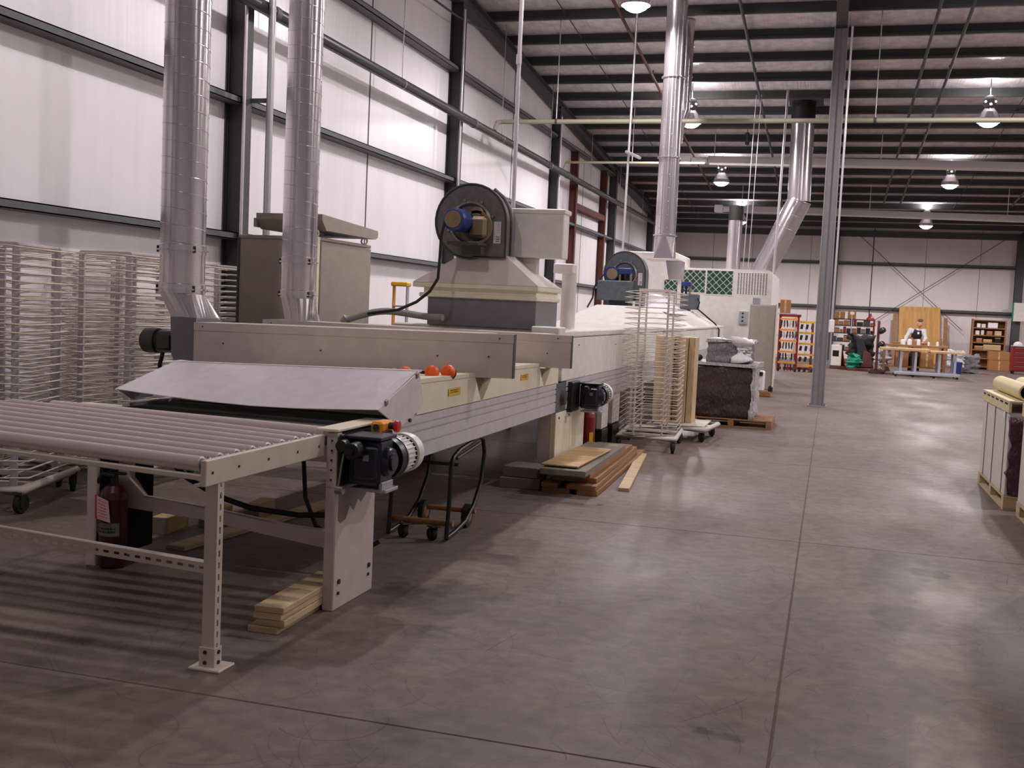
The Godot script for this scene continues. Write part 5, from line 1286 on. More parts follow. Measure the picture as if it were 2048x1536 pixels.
# ---------------------------------------------------------------- pallets
func pallet(o: Node3D, x0: float, x1: float, z0: float, z1: float, along_x: bool, m: Material) -> void:
	# deck boards on three runners with bottom boards
	var n := 6
	for k in n:
		var f0 := float(k) / n; var wd := 0.78 / n
		if along_x:
			obj("deck_board", S().span(V(x0, 0.105, lerpf(z0, z1, f0 + wd)), V(x1, 0.125, lerpf(z0, z1, f0)), 0.002), m, o)
		else:
			obj("deck_board", S().span(V(lerpf(x0, x1, f0), 0.105, z1), V(lerpf(x0, x1, f0 + wd), 0.125, z0), 0.002), m, o)
	for k in 3:
		var f: float = [0.0, 0.46, 0.93][k]
		if along_x:
			var x := lerpf(x0, x1, f)
			obj("runner", S().span(V(x, 0.018, z1), V(x + 0.07 * (x1 - x0), 0.105, z0), 0.002), m, o)
		else:
			var z := lerpf(z0, z1, f)
			obj("runner", S().span(V(x0, 0.018, z + 0.07 * (z1 - z0)), V(x1, 0.105, z), 0.002), m, o)
	for k in 3:
		var f: float = [0.0, 0.45, 0.9][k]
		if along_x:
			obj("bottom_board", S().span(V(x0, 0.0, lerpf(z0, z1, f + 0.1)), V(x1, 0.018, lerpf(z0, z1, f)), 0.002), m, o)
		else:
			obj("bottom_board", S().span(V(lerpf(x0, x1, f), 0.0, z1), V(lerpf(x0, x1, f + 0.1), 0.018, z0), 0.002), m, o)

func wrapped_block(x0: float, x1: float, y0: float, y1: float, z0: float, z1: float, seed_: int, jag: float) -> Shape:
	# a stretch-wrapped load: six faces of a grid that bulges and creases
	var s := S()
	var f := FastNoiseLite.new(); f.seed = seed_; f.frequency = 2.2; f.fractal_octaves = 3
	var c := V((x0 + x1) / 2, (y0 + y1) / 2, (z0 + z1) / 2); var h := V((x1 - x0) / 2, (y1 - y0) / 2, (z0 - z1) / 2)
	var at := func(d: Vector3) -> Vector3:
		var p := V(c.x + d.x * h.x, c.y + d.y * h.y, c.z + d.z * h.z)
		var out := V(d.x if absf(d.x) > 0.99 else 0.0, d.y if absf(d.y) > 0.99 else 0.0, d.z if absf(d.z) > 0.99 else 0.0)
		return p + out * jag * f.get_noise_3d(p.x * 0.8, p.y * 3.4, p.z * 0.8)
	var ax := [Vector3.RIGHT, Vector3.UP, Vector3.BACK]
	var k := 14
	for i in 3:
		for sg in [-1.0, 1.0]:
			var w: Vector3 = ax[i] * sg; var u: Vector3 = ax[(i + 1) % 3]; var q: Vector3 = ax[(i + 2) % 3] * sg
			for a in k:
				for b in k:
					var u0 := -1.0 + 2.0 * a / k; var u1 := -1.0 + 2.0 * (a + 1) / k; var q0 := -1.0 + 2.0 * b / k; var q1 := -1.0 + 2.0 * (b + 1) / k
					s.quad(at.call(w + u * u0 + q * q0), at.call(w + u * u1 + q * q0), at.call(w + u * u1 + q * q1), at.call(w + u * u0 + q * q1))
	# round the folds: one normal per place
	var sum := {}
	for i in s.v.size():
		var key := (s.v[i] * 500.0).round()
		sum[key] = sum.get(key, Vector3.ZERO) + s.n[i]
	for i in s.v.size():
		s.n[i] = (sum[(s.v[i] * 500.0).round()] as Vector3).normalized()
	return s

func build_pallets() -> void:
	var o := thing("wood_pallet", "orange brown wooden pallet under the dark shrink-wrapped load", "pallet")
	pallet(o, -1.86, -0.72, -15.90, -17.0, true, M.wood_brown)
	var w := thing("wrapped_load", "dark load in shiny shrink wrap standing on the brown pallet", "load")
	obj("wrap", wrapped_block(-1.86, -1.04, 0.13, 0.88, -15.93, -16.9, 3, 0.025), M.wrap_dark, w)
	obj("wrap_side", wrapped_block(-1.035, -0.985, 0.13, 0.90, -15.92, -16.9, 6, 0.05), M.wrap_clear, w)
	obj("top_sheet", S().hexa([V(-1.90, 0.885, -15.90), V(-1.0, 0.87, -15.88), V(-0.93, 0.86, -16.9), V(-1.90, 0.885, -16.9)], [V(-1.90, 0.925, -15.90), V(-1.0, 0.91, -15.88), V(-0.93, 0.93, -16.9), V(-1.90, 0.925, -16.9)]), M.wrap_clear, w)
	var u := thing("wrapped_carton", "gray plastic-wrapped carton sitting on top of the dark wrapped load", "carton")
	obj("carton", wrapped_block(-1.70, -1.08, 0.93, 1.235, -16.05, -16.7, 9, 0.03), M.wrap_gray, u)
	obj("top_flap", wrapped_block(-1.72, -1.06, 1.22, 1.255, -16.03, -16.72, 11, 0.05), M.wrap_clear, u)
	obj("torn_film", wrapped_block(-1.28, -1.06, 0.99, 1.23, -16.02, -16.08, 13, 0.12), M.paper_white, u)
	var p := thing("power_plug", "small black plug and cable lying on the wrapped load edge", "plug")
	obj("plug", S().box(V(-1.83, 0.975, -16.1), V(0.12, 0.09, 0.12), 0.03), M.black_paint, p)
	# stacks along the right edge
	for q in [[1.56, -10.36, -12.05, "farther of the two at the right edge", 0.86, true], [1.63, -7.6, -10.12, "nearer one cut off by the right edge", 0.86, false]]:
		var x0: float = q[0]; var z0: float = q[1]; var z1: float = q[2]; var x1 := x0 + 1.05
		var pl := thing("wood_pallet", "pale wooden pallet under wrapped boards, %s" % q[3], "pallet", Vector3.ZERO, 0.0, "")
		pallet(pl, x0, x1, z0, z1, false, M.wood_pine)
		var ld := thing("board_stack", "white strapped stack of boards on a pallet, %s" % q[3], "load")
		obj("board_pack", S().span(V(x0 + 0.005, 0.127, z1 + 0.02), V(x1 - 0.01, q[4], z0 - 0.03), 0.006), M.board_white, ld)
		for k in 3:
			var z := lerpf(z0 - 0.05, z1 + 0.05, [0.1, 0.5, 0.85][k])
			obj("strap", S().span(V(x0 - 0.001, 0.13, z - 0.008), V(x0 + 0.004, q[4], z + 0.008)), M.duct_gray, ld)
			obj("paper_tab", S().span(V(x0 - 0.003, q[4] - 0.07, z - 0.11), V(x0 + 0.002, q[4] + 0.01, z - 0.03)), M.paper_white, ld)
		obj("wrap_end", wrapped_block(x0 + 0.02, x1 - 0.02, 0.13, q[4] - 0.05, z0 - 0.0, z0 - 0.045, 17, 0.04), M.wrap_plum, ld)
		# slotted cream cap tray
		var cap := obj("cap_tray", S().span(V(x0 - 0.01, q[4], z1), V(x0 + 0.015, q[4] + 0.10, z0), 0.004).span(V(x0 - 0.01, q[4] + 0.09, z1), V(x1, q[4] + 0.11, z0), 0.004), M.board_cream, ld)
		for k in 6:
			var z := lerpf(z0, z1, (k + 0.5) / 6)
			obj("slot", S().span(V(x0 - 0.013, q[4] + 0.07, z - 0.09), V(x0 - 0.009, q[4] + 0.085, z + 0.06)), M.black_inside, cap)
		if q[5]:
			for k in 3:
				var r := thing("cardboard_roll", "cream cardboard roll lying on the board stack, %s" % ["nearest its aisle edge", "in the middle", "farthest right"][k], "roll", Vector3.ZERO, 0.0, "cream rolls on the board stack")
				var x := x0 + 0.12 + k * 0.20
				obj("tube", S().lathe([P(0.06, -0.80), P(0.075, -0.80), P(0.075, 0.80), P(0.06, 0.80), P(0.06, -0.80)], Transform3D(Basis(V(1, 0, 0), PI / 2), V(x + 0.02, q[4] + 0.185, (z0 + z1) / 2)), 24), M.board_cream, r)
	# the taller load farther along, out of the picture, whose shade reaches the aisle
	var pt := thing("wood_pallet", "wooden pallet at the front of the right-hand row", "pallet")
	pallet(pt, 1.36, 2.9, -1.8, -7.4, false, M.wood_pine)
	var lt := thing("board_stack", "tall white board stack at the front of the right-hand row", "load")
	obj("board_pack", S().span(V(1.37, 0.127, -7.38), V(2.89, 2.05, -1.82), 0.006), M.board_white, lt)

# ---------------------------------------------------------------- the far end of the hall
func carton(label: String, a: Vector3, b: Vector3, group := "") -> void:
	var o := thing("cardboard_box", label, "box", Vector3.ZERO, 0.0, group)
	obj("box_body", S().span(a, b, 0.01), M.cardboard, o)
	obj("box_tape", S().span(V((a.x + b.x) / 2 - 0.03, minf(a.y, b.y) + 0.02, maxf(a.z, b.z) - 0.002), V((a.x + b.x) / 2 + 0.03, maxf(a.y, b.y), maxf(a.z, b.z) + 0.003)).span(V(minf(a.x, b.x) + 0.02, maxf(a.y, b.y) - 0.012, maxf(a.z, b.z) - 0.002), V(maxf(a.x, b.x) - 0.02, maxf(a.y, b.y) - 0.006, maxf(a.z, b.z) + 0.003)), M.wood_sheet, o)

func build_far() -> void:
	# clamp carrier: dark red frame with yellow rows of clamps
	var o := thing("clamp_rack", "dark red wheeled rack with yellow rails full of black clamps", "rack")
	for x in [-1.50, -0.97]:
		obj("post", S().span(V(x, 0.08, -34.05), V(x + 0.07, 1.70, -33.97), 0.005), M.dark_red, o)
	obj("post", S().span(V(-0.55, 0.08, -34.8), V(-0.48, 1.5, -34.73), 0.005), M.dark_red, o)
	for q in [[-1.5, -0.9, -34.0], [-0.97, -0.42, -34.4]]:
		obj("base_beam", S().span(V(q[0], 0.06, q[2] - 0.05), V(q[1], 0.14, q[2] + 0.05), 0.005), M.dark_red, o)
	obj("top_beam", S().span(V(-1.50, 1.66, -34.05), V(-0.86, 1.74, -33.97), 0.005), M.dark_red, o)
	for x in [-1.46, -0.95, -0.48]:
		caster(o, V(x, 0.0, -34.0 if x < -0.6 else -34.4), 0.4, 0.04)
	for k in 5:
		var y := 1.60 - k * 0.33
		obj("yellow_rail", S().span(V(-1.47, y - 0.03, -33.97), V(-0.95, y + 0.02, -33.93), 0.004), M.amber, o)
		obj("yellow_rail", S().span(V(-0.90, y - 0.11, -34.38), V(-0.40 + (0.06 if k == 3 else -0.04), y - 0.05, -34.33), 0.004), M.yellow, o)
		for j in 6:
			obj("clamp", S().box(V(-1.42 + j * 0.085 + 0.01 * (k % 2), y - 0.14, -33.94), V(0.045, 0.19, 0.05), 0.006, Basis(V(0, 0, 1), 0.12 * ((j + k) % 3 - 1))).box(V(-1.42 + j * 0.085, y - 0.24, -33.93), V(0.02, 0.05, 0.03)), [M.black_paint, M.motor_dark, M.black_paint, M.wood_pine, M.black_paint, M.dark_red][(j + k * 2) % 6], o)
		for j in 3:
			obj("clamp", S().box(V(-0.83 + j * 0.155, y - 0.22, -34.33), V(0.075, 0.15, 0.06), 0.012, Basis(V(0, 0, 1), -0.15)), M.black_paint if j < 2 else M.motor_dark, o)
	carton("brown cardboard box on the wall girt above the clamp rack", V(-1.76, 1.80, -40.2), V(-1.40, 2.27, -39.9))
	var sp := thing("storage_shelf", "gray steel shelf holding the brown box behind the clamp rack", "shelf")
	for q in [P(-2.3, -40.3), P(-1.2, -40.3), P(-2.3, -39.8), P(-1.2, -39.8)]:
		obj("post", S().box(V(q.x, 0.9, q.y), V(0.04, 1.8, 0.04)), M.bench_gray, sp)
	for y in [0.3, 1.0, 1.775]:
		obj("shelf_board", S().span(V(-2.3, y - 0.02, -40.3), V(-1.2, y + 0.02, -39.8)), M.bench_gray, sp)
	# white canister vacuum by the cabinet
	var vc := thing("shop_vacuum", "small white shop vacuum standing on an orange wood base", "vacuum")
	obj("canister", S().span(V(-1.42, 0.10, -22.9), V(-1.22, 0.52, -22.6), 0.03), M.paper_white, vc)
	obj("motor_lid", S().span(V(-1.40, 0.42, -22.6), V(-1.25, 0.50, -22.56), 0.01), M.black_paint, vc)
	obj("dark_panel", S().span(V(-1.41, 0.20, -22.6), V(-1.36, 0.30, -22.58), 0.004), M.black_paint, vc)
	obj("wood_base", S().span(V(-1.44, 0.0, -22.95), V(-1.08, 0.10, -22.55), 0.01), M.wood_brown, vc)
	obj("hose_end", S().span(V(-1.14, 0.08, -22.9), V(-1.05, 0.22, -22.7), 0.03), M.black_paint, vc)
	# hardware shelving with bins
	var r := thing("parts_shelf", "dark red steel shelving crammed with dark parts and bins", "shelf")
	for q in [P(0.05, -41.4), P(1.50, -41.4), P(0.05, -40.9), P(1.50, -40.9), P(0.72, -40.9)]:
		obj("post", S().box(V(q.x, 0.86, q.y), V(0.045, 1.72, 0.045), 0.004), M.dark_red if q.x > 1.0 else M.pipe_steel, r)
	for y in [0.12, 0.55, 0.88, 1.18, 1.45, 1.68]:
		obj("shelf_board", S().span(V(0.03, y - 0.02, -41.4), V(1.52, y + 0.02, -40.88), 0.004), M.primer_red if y > 1.6 else M.motor_dark, r)
	var rr := RandomNumberGenerator.new(); rr.seed = 12
	var tones := ["black_paint", "motor_dark", "wood_brown", "black_paint", "cardboard", "duct_gray", "dark_cloth", "dark_red", "board_white"]
	var words := ["black", "charcoal", "brown", "black", "tan", "gray", "dark", "red", "white"]
	for row in 5:
		var x := 0.10
		var n := 0
		while x < 1.40:
			var w := rr.randf_range(0.10, 0.24); var k := rr.randi_range(0, 8); var h := rr.randf_range(0.10, 0.22)
			var b := thing("parts_bin", "%s bin, %s from the left on the %s shelf of the red steel shelving" % [words[k], ["first", "second", "third", "fourth", "fifth", "sixth", "seventh", "eighth", "ninth", "tenth", "eleventh", "twelfth"][n], ["bottom", "second lowest", "middle", "second highest", "top"][row]], "bin", V(x + w / 2, [0.14, 0.57, 0.90, 1.20, 1.47][row], -41.05), 0.0, "bins on the red parts shelving")
			obj("bin", S().box(V(0, h / 2, 0), V(w - 0.015, h, 0.28), 0.012), M[tones[k]], b)
			obj("bin_lip", S().box(V(0, h - 0.012, 0.142), V(w - 0.02, 0.02, 0.012), 0.002), M[tones[(k + 2) % 9]], b)
			x += w
			n += 1
	carton("flat brown carton lying on top of the red parts shelving, left", V(0.12, 1.70, -41.3), V(0.48, 1.95, -40.95), "cartons on the parts shelving")
	carton("brown carton with a white label on top of the red parts shelving", V(0.58, 1.70, -41.3), V(0.86, 2.02, -40.93), "cartons on the parts shelving")
	var pl := thing("paper_label", "white label stuck on the carton above the parts shelving", "label")
	obj("label", S().span(V(0.65, 1.85, -40.925), V(0.80, 1.95, -40.92)), M.paper_white, pl)
	var pc := thing("pink_cone", "small pink funnel standing on the right end of the shelving", "funnel", V(1.36, 1.70, -41.1))
	obj("cone", S().lathe([P(0.14, 0.0), P(0.13, 0.05), P(0.05, 0.12), P(0.03, 0.22), P(0.0, 0.22)], Transform3D.IDENTITY, 16), M.dark_red, pc)
	# machine base with red and white panels
	var mm := thing("edge_machine", "white and red floor machine beside the foot of the bare column", "machine")
	obj("body", S().span(V(0.08, 0.10, -38.6), V(0.42, 0.80, -38.0), 0.02), M.board_white, mm)
	obj("opening", S().span(V(0.13, 0.42, -38.0), V(0.33, 0.62, -37.985), 0.01), M.black_inside, mm)
	obj("red_side", S().hexa([V(0.40, 0.08, -38.5), V(0.56, 0.08, -38.0), V(0.56, 0.08, -38.6), V(0.40, 0.08, -38.7)], [V(0.34, 0.84, -38.3), V(0.42, 0.84, -38.0), V(0.42, 0.84, -38.6), V(0.34, 0.84, -38.6)]), M.dark_red, mm)
	obj("base", S().span(V(0.06, 0.0, -38.65), V(0.6, 0.10, -37.98), 0.01), M.primer_red, mm)
	# dark covered equipment, teal sack and red pallet beam
	var dk := thing("covered_machine", "dark machine under cloth between the shelving and the bench", "machine")
	obj("cover", wrapped_block(0.70, 1.40, 0.1, 1.08, -38.3, -39.2, 31, 0.25), M.dark_cloth, dk)
	obj("slanted_side", S().hexa([V(1.0, 0.12, -38.0), V(1.42, 0.12, -38.0), V(1.42, 0.12, -38.4), V(1.0, 0.12, -38.4)], [V(0.85, 1.05, -38.2), V(1.08, 1.05, -38.2), V(1.08, 1.05, -38.5), V(0.85, 1.05, -38.5)]), M.trousers, dk)
	obj("brown_panel", S().hexa([V(1.05, 0.12, -37.85), V(1.45, 0.12, -37.85), V(1.45, 0.12, -37.95), V(1.05, 0.12, -37.95)], [V(1.12, 0.68, -37.9), V(1.32, 0.60, -37.9), V(1.32, 0.6, -37.97), V(1.12, 0.68, -37.97)]), M.primer_red, dk)
	var ts := obj("teal_sack", wrapped_block(0.66, 1.02, 0.10, 0.50, -37.5, -37.85, 41, 0.2), M.teal)
	tag(ts, "bright teal sack slumped before the dark covered machine", "sack")
	var rb := obj("floor_beam", S().span(V(0.62, 0.0, -38.0), V(1.6, 0.09, -37.4), 0.01), M.primer_red)
	tag(rb, "low dull red skid on the floor carrying the teal sack", "skid")
	# dark red tool post with rolls
	var tp := thing("tool_post", "dark red upright post on wheels holding black round heads", "post")
	obj("post", S().span(V(1.44, 0.05, -36.55), V(1.52, 1.66, -36.45), 0.005), M.primer_red, tp)
	obj("foot", S().span(V(1.25, 0.03, -36.75), V(1.75, 0.10, -36.25), 0.01), M.primer_red, tp)
	for y in [1.36, 0.92]:
		obj("round_head", S().lathe([P(0.0, -0.1), P(0.10, -0.08), P(0.13, 0.0), P(0.10, 0.08), P(0.0, 0.1)], Transform3D(Basis(V(0, 0, 1), 0.6), V(1.58, y, -36.4)), 16), M.black_paint, tp)
	for x in [1.28, 1.7]:
		caster(tp, V(x, 0.0, -36.35), 0.3, 0.035)
	var rg := thing("cloth_bundle", "pale rags hanging in a bundle between post and bench", "rags")
	obj("rags", wrapped_block(1.58, 1.86, 0.15, 0.72, -36.9, -37.2, 51, 0.25), M.shirt, rg)
	# work bench on gray legs
	var wb := thing("assembly_bench", "long assembly bench with gray legs, wood top and a white raised beam", "bench")
	obj("bench_top", S().hexa([V(1.52, 0.80, -35.0), V(2.95, 0.80, -35.0), V(2.95, 0.80, -36.1), V(1.52, 0.80, -36.1)], [V(1.52, 0.86, -35.0), V(2.95, 0.86, -35.0), V(2.95, 0.86, -36.1), V(1.52, 0.86, -36.1)]), M.wood_sheet, wb)
	obj("bench_extension", S().span(V(2.95, 0.76, -36.1), V(3.95, 0.82, -35.0), 0.006), M.wood_sheet, wb)
	for x in [2.13, 2.55, 3.23, 3.67]:
		obj("leg", S().box(V(x, 0.45, -35.1), V(0.07, 0.66, 0.07), 0.006), M.bench_gray, wb)
		obj("leg", S().box(V(x, 0.45, -36.0), V(0.07, 0.66, 0.07), 0.006), M.bench_gray, wb)
	for z in [-35.1, -36.0]:
		obj("floor_runner", S().span(V(1.95, 0.07, z - 0.06), V(3.82, 0.16, z + 0.06), 0.008), M.bench_gray, wb)
		for x in [2.0, 2.5, 3.1, 3.75]:
			obj("foot", S().cyl(V(x, 0.0, z), V(x, 0.07, z), 0.035, -1, 8), M.black_paint, wb)
	# lower bench behind, with bottles
	var b2 := thing("side_bench", "brown wooden bench standing right behind the assembly bench", "bench")
	obj("bench_top", S().span(V(1.62, 0.89, -37.3), V(3.62, 0.95, -36.6), 0.006), M.wood_brown, b2)
	obj("back_ledge", S().span(V(1.98, 0.95, -37.25), V(3.05, 1.02, -37.1), 0.006), M.wood_brown, b2)
	for x in [1.7, 2.6, 3.5]:
		for z in [-36.65, -37.22]:
			obj("leg", S().box(V(x, 0.445, z), V(0.08, 0.89, 0.08), 0.004), M.wood_brown, b2)
	obj("lower_shelf", S().span(V(1.7, 0.22, -37.25), V(3.5, 0.26, -36.65)), M.wood_brown, b2)
	carton("yellowish carton tucked under the side bench on the left", V(2.05, 0.262, -37.15), V(2.45, 0.74, -36.72), "cartons under the side bench")
	carton("yellowish carton tucked under the side bench on the right", V(2.80, 0.262, -37.15), V(3.2, 0.70, -36.72), "cartons under the side bench")
	var bt := [[2.25, 0.10, 0.20, "widest at the left"], [2.45, 0.09, 0.22, "second from the left"], [2.72, 0.07, 0.22, "right before the person"], [3.02, 0.04, 0.14, "small one right of the person"], [3.28, 0.05, 0.16, "near the bench end"], [3.40, 0.03, 0.24, "tall slim one at the bench end"]]
	for q in bt:
		var b := thing("bottle", "white plastic bottle on the side bench, %s" % q[3], "bottle", V(q[0], 0.95, -36.75), 0.0, "bottles on the side bench")
		var rad: float = q[1] * 0.8; var h: float = q[2]
		obj("bottle_body", S().lathe([P(0.0, 0.0), P(rad, 0.0), P(rad, h * 0.68), P(rad * 0.4, h * 0.85), P(rad * 0.4, h * 0.92), P(0.0, h * 0.92)], Transform3D.IDENTITY, 14), M.paper_white if q[1] > 0.035 else M.wood_brown, b)
		obj("cap", S().cyl(V(0, h * 0.9, 0), V(0, h, 0), rad * 0.45, -1, 10), M.dark_red if q[1] > 0.08 else M.black_paint, b)
	var bin := thing("white_sack", "white sack and blue tub on the floor right of the benches", "sack")
	obj("sack", wrapped_block(3.95, 4.4, 0.25, 0.75, -39.5, -39.9, 61, 0.15), M.shirt, bin)
	obj("tub", S().cyl(V(4.2, 0.0, -39.5), V(4.2, 0.40, -39.5), 0.14, 0.16, 16), M.motor_blue, bin)
	var gb := thing("trash_bag", "gray plastic bag slumped on the floor beside the blue tub", "bag")
	obj("bag", wrapped_block(4.45, 4.95, 0.0, 0.62, -40.2, -40.7, 63, 0.2), M.wrap_gray, gb)
	# plywood on the wall and timbers
	var ply := thing("plywood_sheet", "tall yellow plywood sheet leaning on the far wall behind the person", "plywood")
	obj("sheet", S().hexa([V(2.66, 0.0, -45.75), V(4.20, 0.0, -45.75), V(4.20, 0.0, -45.8), V(2.66, 0.0, -45.8)], [V(2.60, 2.30, -46.2), V(4.14, 2.32, -46.2), V(4.14, 2.32, -46.25), V(2.60, 2.30, -46.25)]), M.wood_ply, ply)
	obj("batten", S().box(V(3.4, 0.05, -45.7), V(1.5, 0.10, 0.05), 0.004), M.wood_brown, ply)
	for q in [[2.42, 2.0, "left of"], [4.32, 1.9, "right of"]]:
		var t := thing("timber_plank", "brown plank leaning on the far wall %s the plywood" % q[2], "plank")
		obj("plank", S().hexa([V(q[0], 0, -45.7), V(q[0] + 0.14, 0, -45.7), V(q[0] + 0.14, 0, -45.74), V(q[0], 0, -45.74)], [V(q[0] - 0.03, q[1], -46.15), V(q[0] + 0.11, q[1], -46.15), V(q[0] + 0.11, q[1], -46.19), V(q[0] - 0.03, q[1], -46.19)]), M.wood_brown, t)
	# open bookcase
	var bc := thing("open_bookcase", "brown wooden bookcase with cartons on its shelves against the far wall", "bookcase")
	obj("side_panel", S().span(V(5.22, 0, -45.4), V(5.27, 1.92, -44.95), 0.004), M.wood_brown, bc)
	obj("side_panel", S().span(V(6.38, 0, -45.4), V(6.43, 1.90, -44.95), 0.004), M.wood_brown, bc)
	obj("back_panel", S().span(V(5.27, 0, -45.4), V(6.38, 1.90, -45.38)), M.wood_brown, bc)
	for y in [0.1, 0.42, 0.74, 1.02, 1.30, 1.58, 1.88]:
		obj("shelf_board", S().span(V(5.27, y - 0.02, -45.38), V(6.38, y + 0.02, -44.95), 0.003), M.wood_brown, bc)
	var itm := [[5.45, 0.12, 1.60, 0.16, "paper_white"], [5.62, 0.14, 1.60, 0.14, "board_white"], [5.95, 0.34, 1.60, 0.20, "paper_white"], [5.42, 0.14, 1.32, 0.16, "board_white"], [5.60, 0.10, 1.32, 0.18, "shirt"], [5.85, 0.2, 1.32, 0.15, "cardboard"], [6.15, 0.24, 1.32, 0.17, "wood_pine"], [5.5, 0.2, 1.04, 0.15, "cardboard"], [5.8, 0.3, 1.04, 0.12, "wood_sheet"], [6.15, 0.2, 1.04, 0.2, "black_paint"], [5.5, 0.3, 0.76, 0.14, "cardboard"], [5.97, 0.62, 0.76, 0.2, "wood_sheet"]]
	var nm := ["white", "off-white", "long white", "pale", "gray white", "brown", "tan", "brown", "tan flat", "black", "brown flat", "long tan"]
	var rows := {1.60: "top", 1.32: "second", 1.04: "third", 0.76: "fourth"}
	for i in itm.size():
		var q: Array = itm[i]
		var b := thing("shelf_carton", "%s carton on the %s shelf of the open bookcase" % [nm[i], rows[q[2]]], "carton", V(q[0], q[2] + 0.001, -45.12), 0.0, "cartons in the bookcase")
		obj("carton", S().box(V(0, q[3] / 2, 0), V(q[1], q[3], 0.26), 0.008), M[q[4]], b)
		obj("flap", S().box(V(0, q[3] - 0.02, 0.132), V(q[1] - 0.01, 0.015, 0.004)), M.board_cream, b)
	carton("brown carton standing on another before the bookcase", V(5.78, 0.40, -44.7), V(6.52, 0.72, -44.3), "cartons before the bookcase")
	carton("lower brown carton on the floor before the bookcase", V(5.80, 0.0, -44.72), V(6.54, 0.395, -44.28), "cartons before the bookcase")
	# red tool chest and green sign at the right edge
	var tc := thing("tool_chest", "dark red rolling tool chest with drawers at the right edge", "tool chest")
	obj("chest_body", S().span(V(6.26, 0.10, -42.5), V(7.2, 0.98, -42.0), 0.02), M.dark_red, tc)
	for k in 5:
		var d := obj("drawer", S().span(V(6.30, 0.14 + k * 0.165, -42.0), V(7.16, 0.29 + k * 0.165, -41.98), 0.006), M.dark_red, tc)
		obj("drawer_pull", S().span(V(6.33, 0.265 + k * 0.165, -41.98), V(7.13, 0.285 + k * 0.165, -41.965), 0.004), M.bolt, d)
	obj("top_mat", S().span(V(6.25, 0.98, -42.5), V(7.21, 1.02, -41.98), 0.008), M.bench_gray, tc)
	for q in [P(6.33, -42.05), P(7.1, -42.05), P(6.33, -42.45), P(7.1, -42.45)]:
		caster(tc, V(q.x, 0, q.y), 0.2, 0.045)
	var hb := thing("white_helmet", "round white lid resting on the red tool chest", "lid", V(6.45, 1.02, -42.2))
	obj("dome", S().lathe([P(0.16, 0.0), P(0.15, 0.06), P(0.10, 0.12), P(0.0, 0.145)], Transform3D.IDENTITY, 18), M.board_white, hb)
	var gs := thing("wall_sign", "green and white sign on the far column at the right edge", "sign")
	obj("sign_plate", S().span(V(6.78, 1.90, -46.12), V(7.3, 2.62, -46.10), 0.004), M.board_white, gs)
	obj("green_edge", S().span(V(6.75, 1.92, -46.125), V(6.80, 2.60, -46.095), 0.004), M.teal, gs)
	build_person()

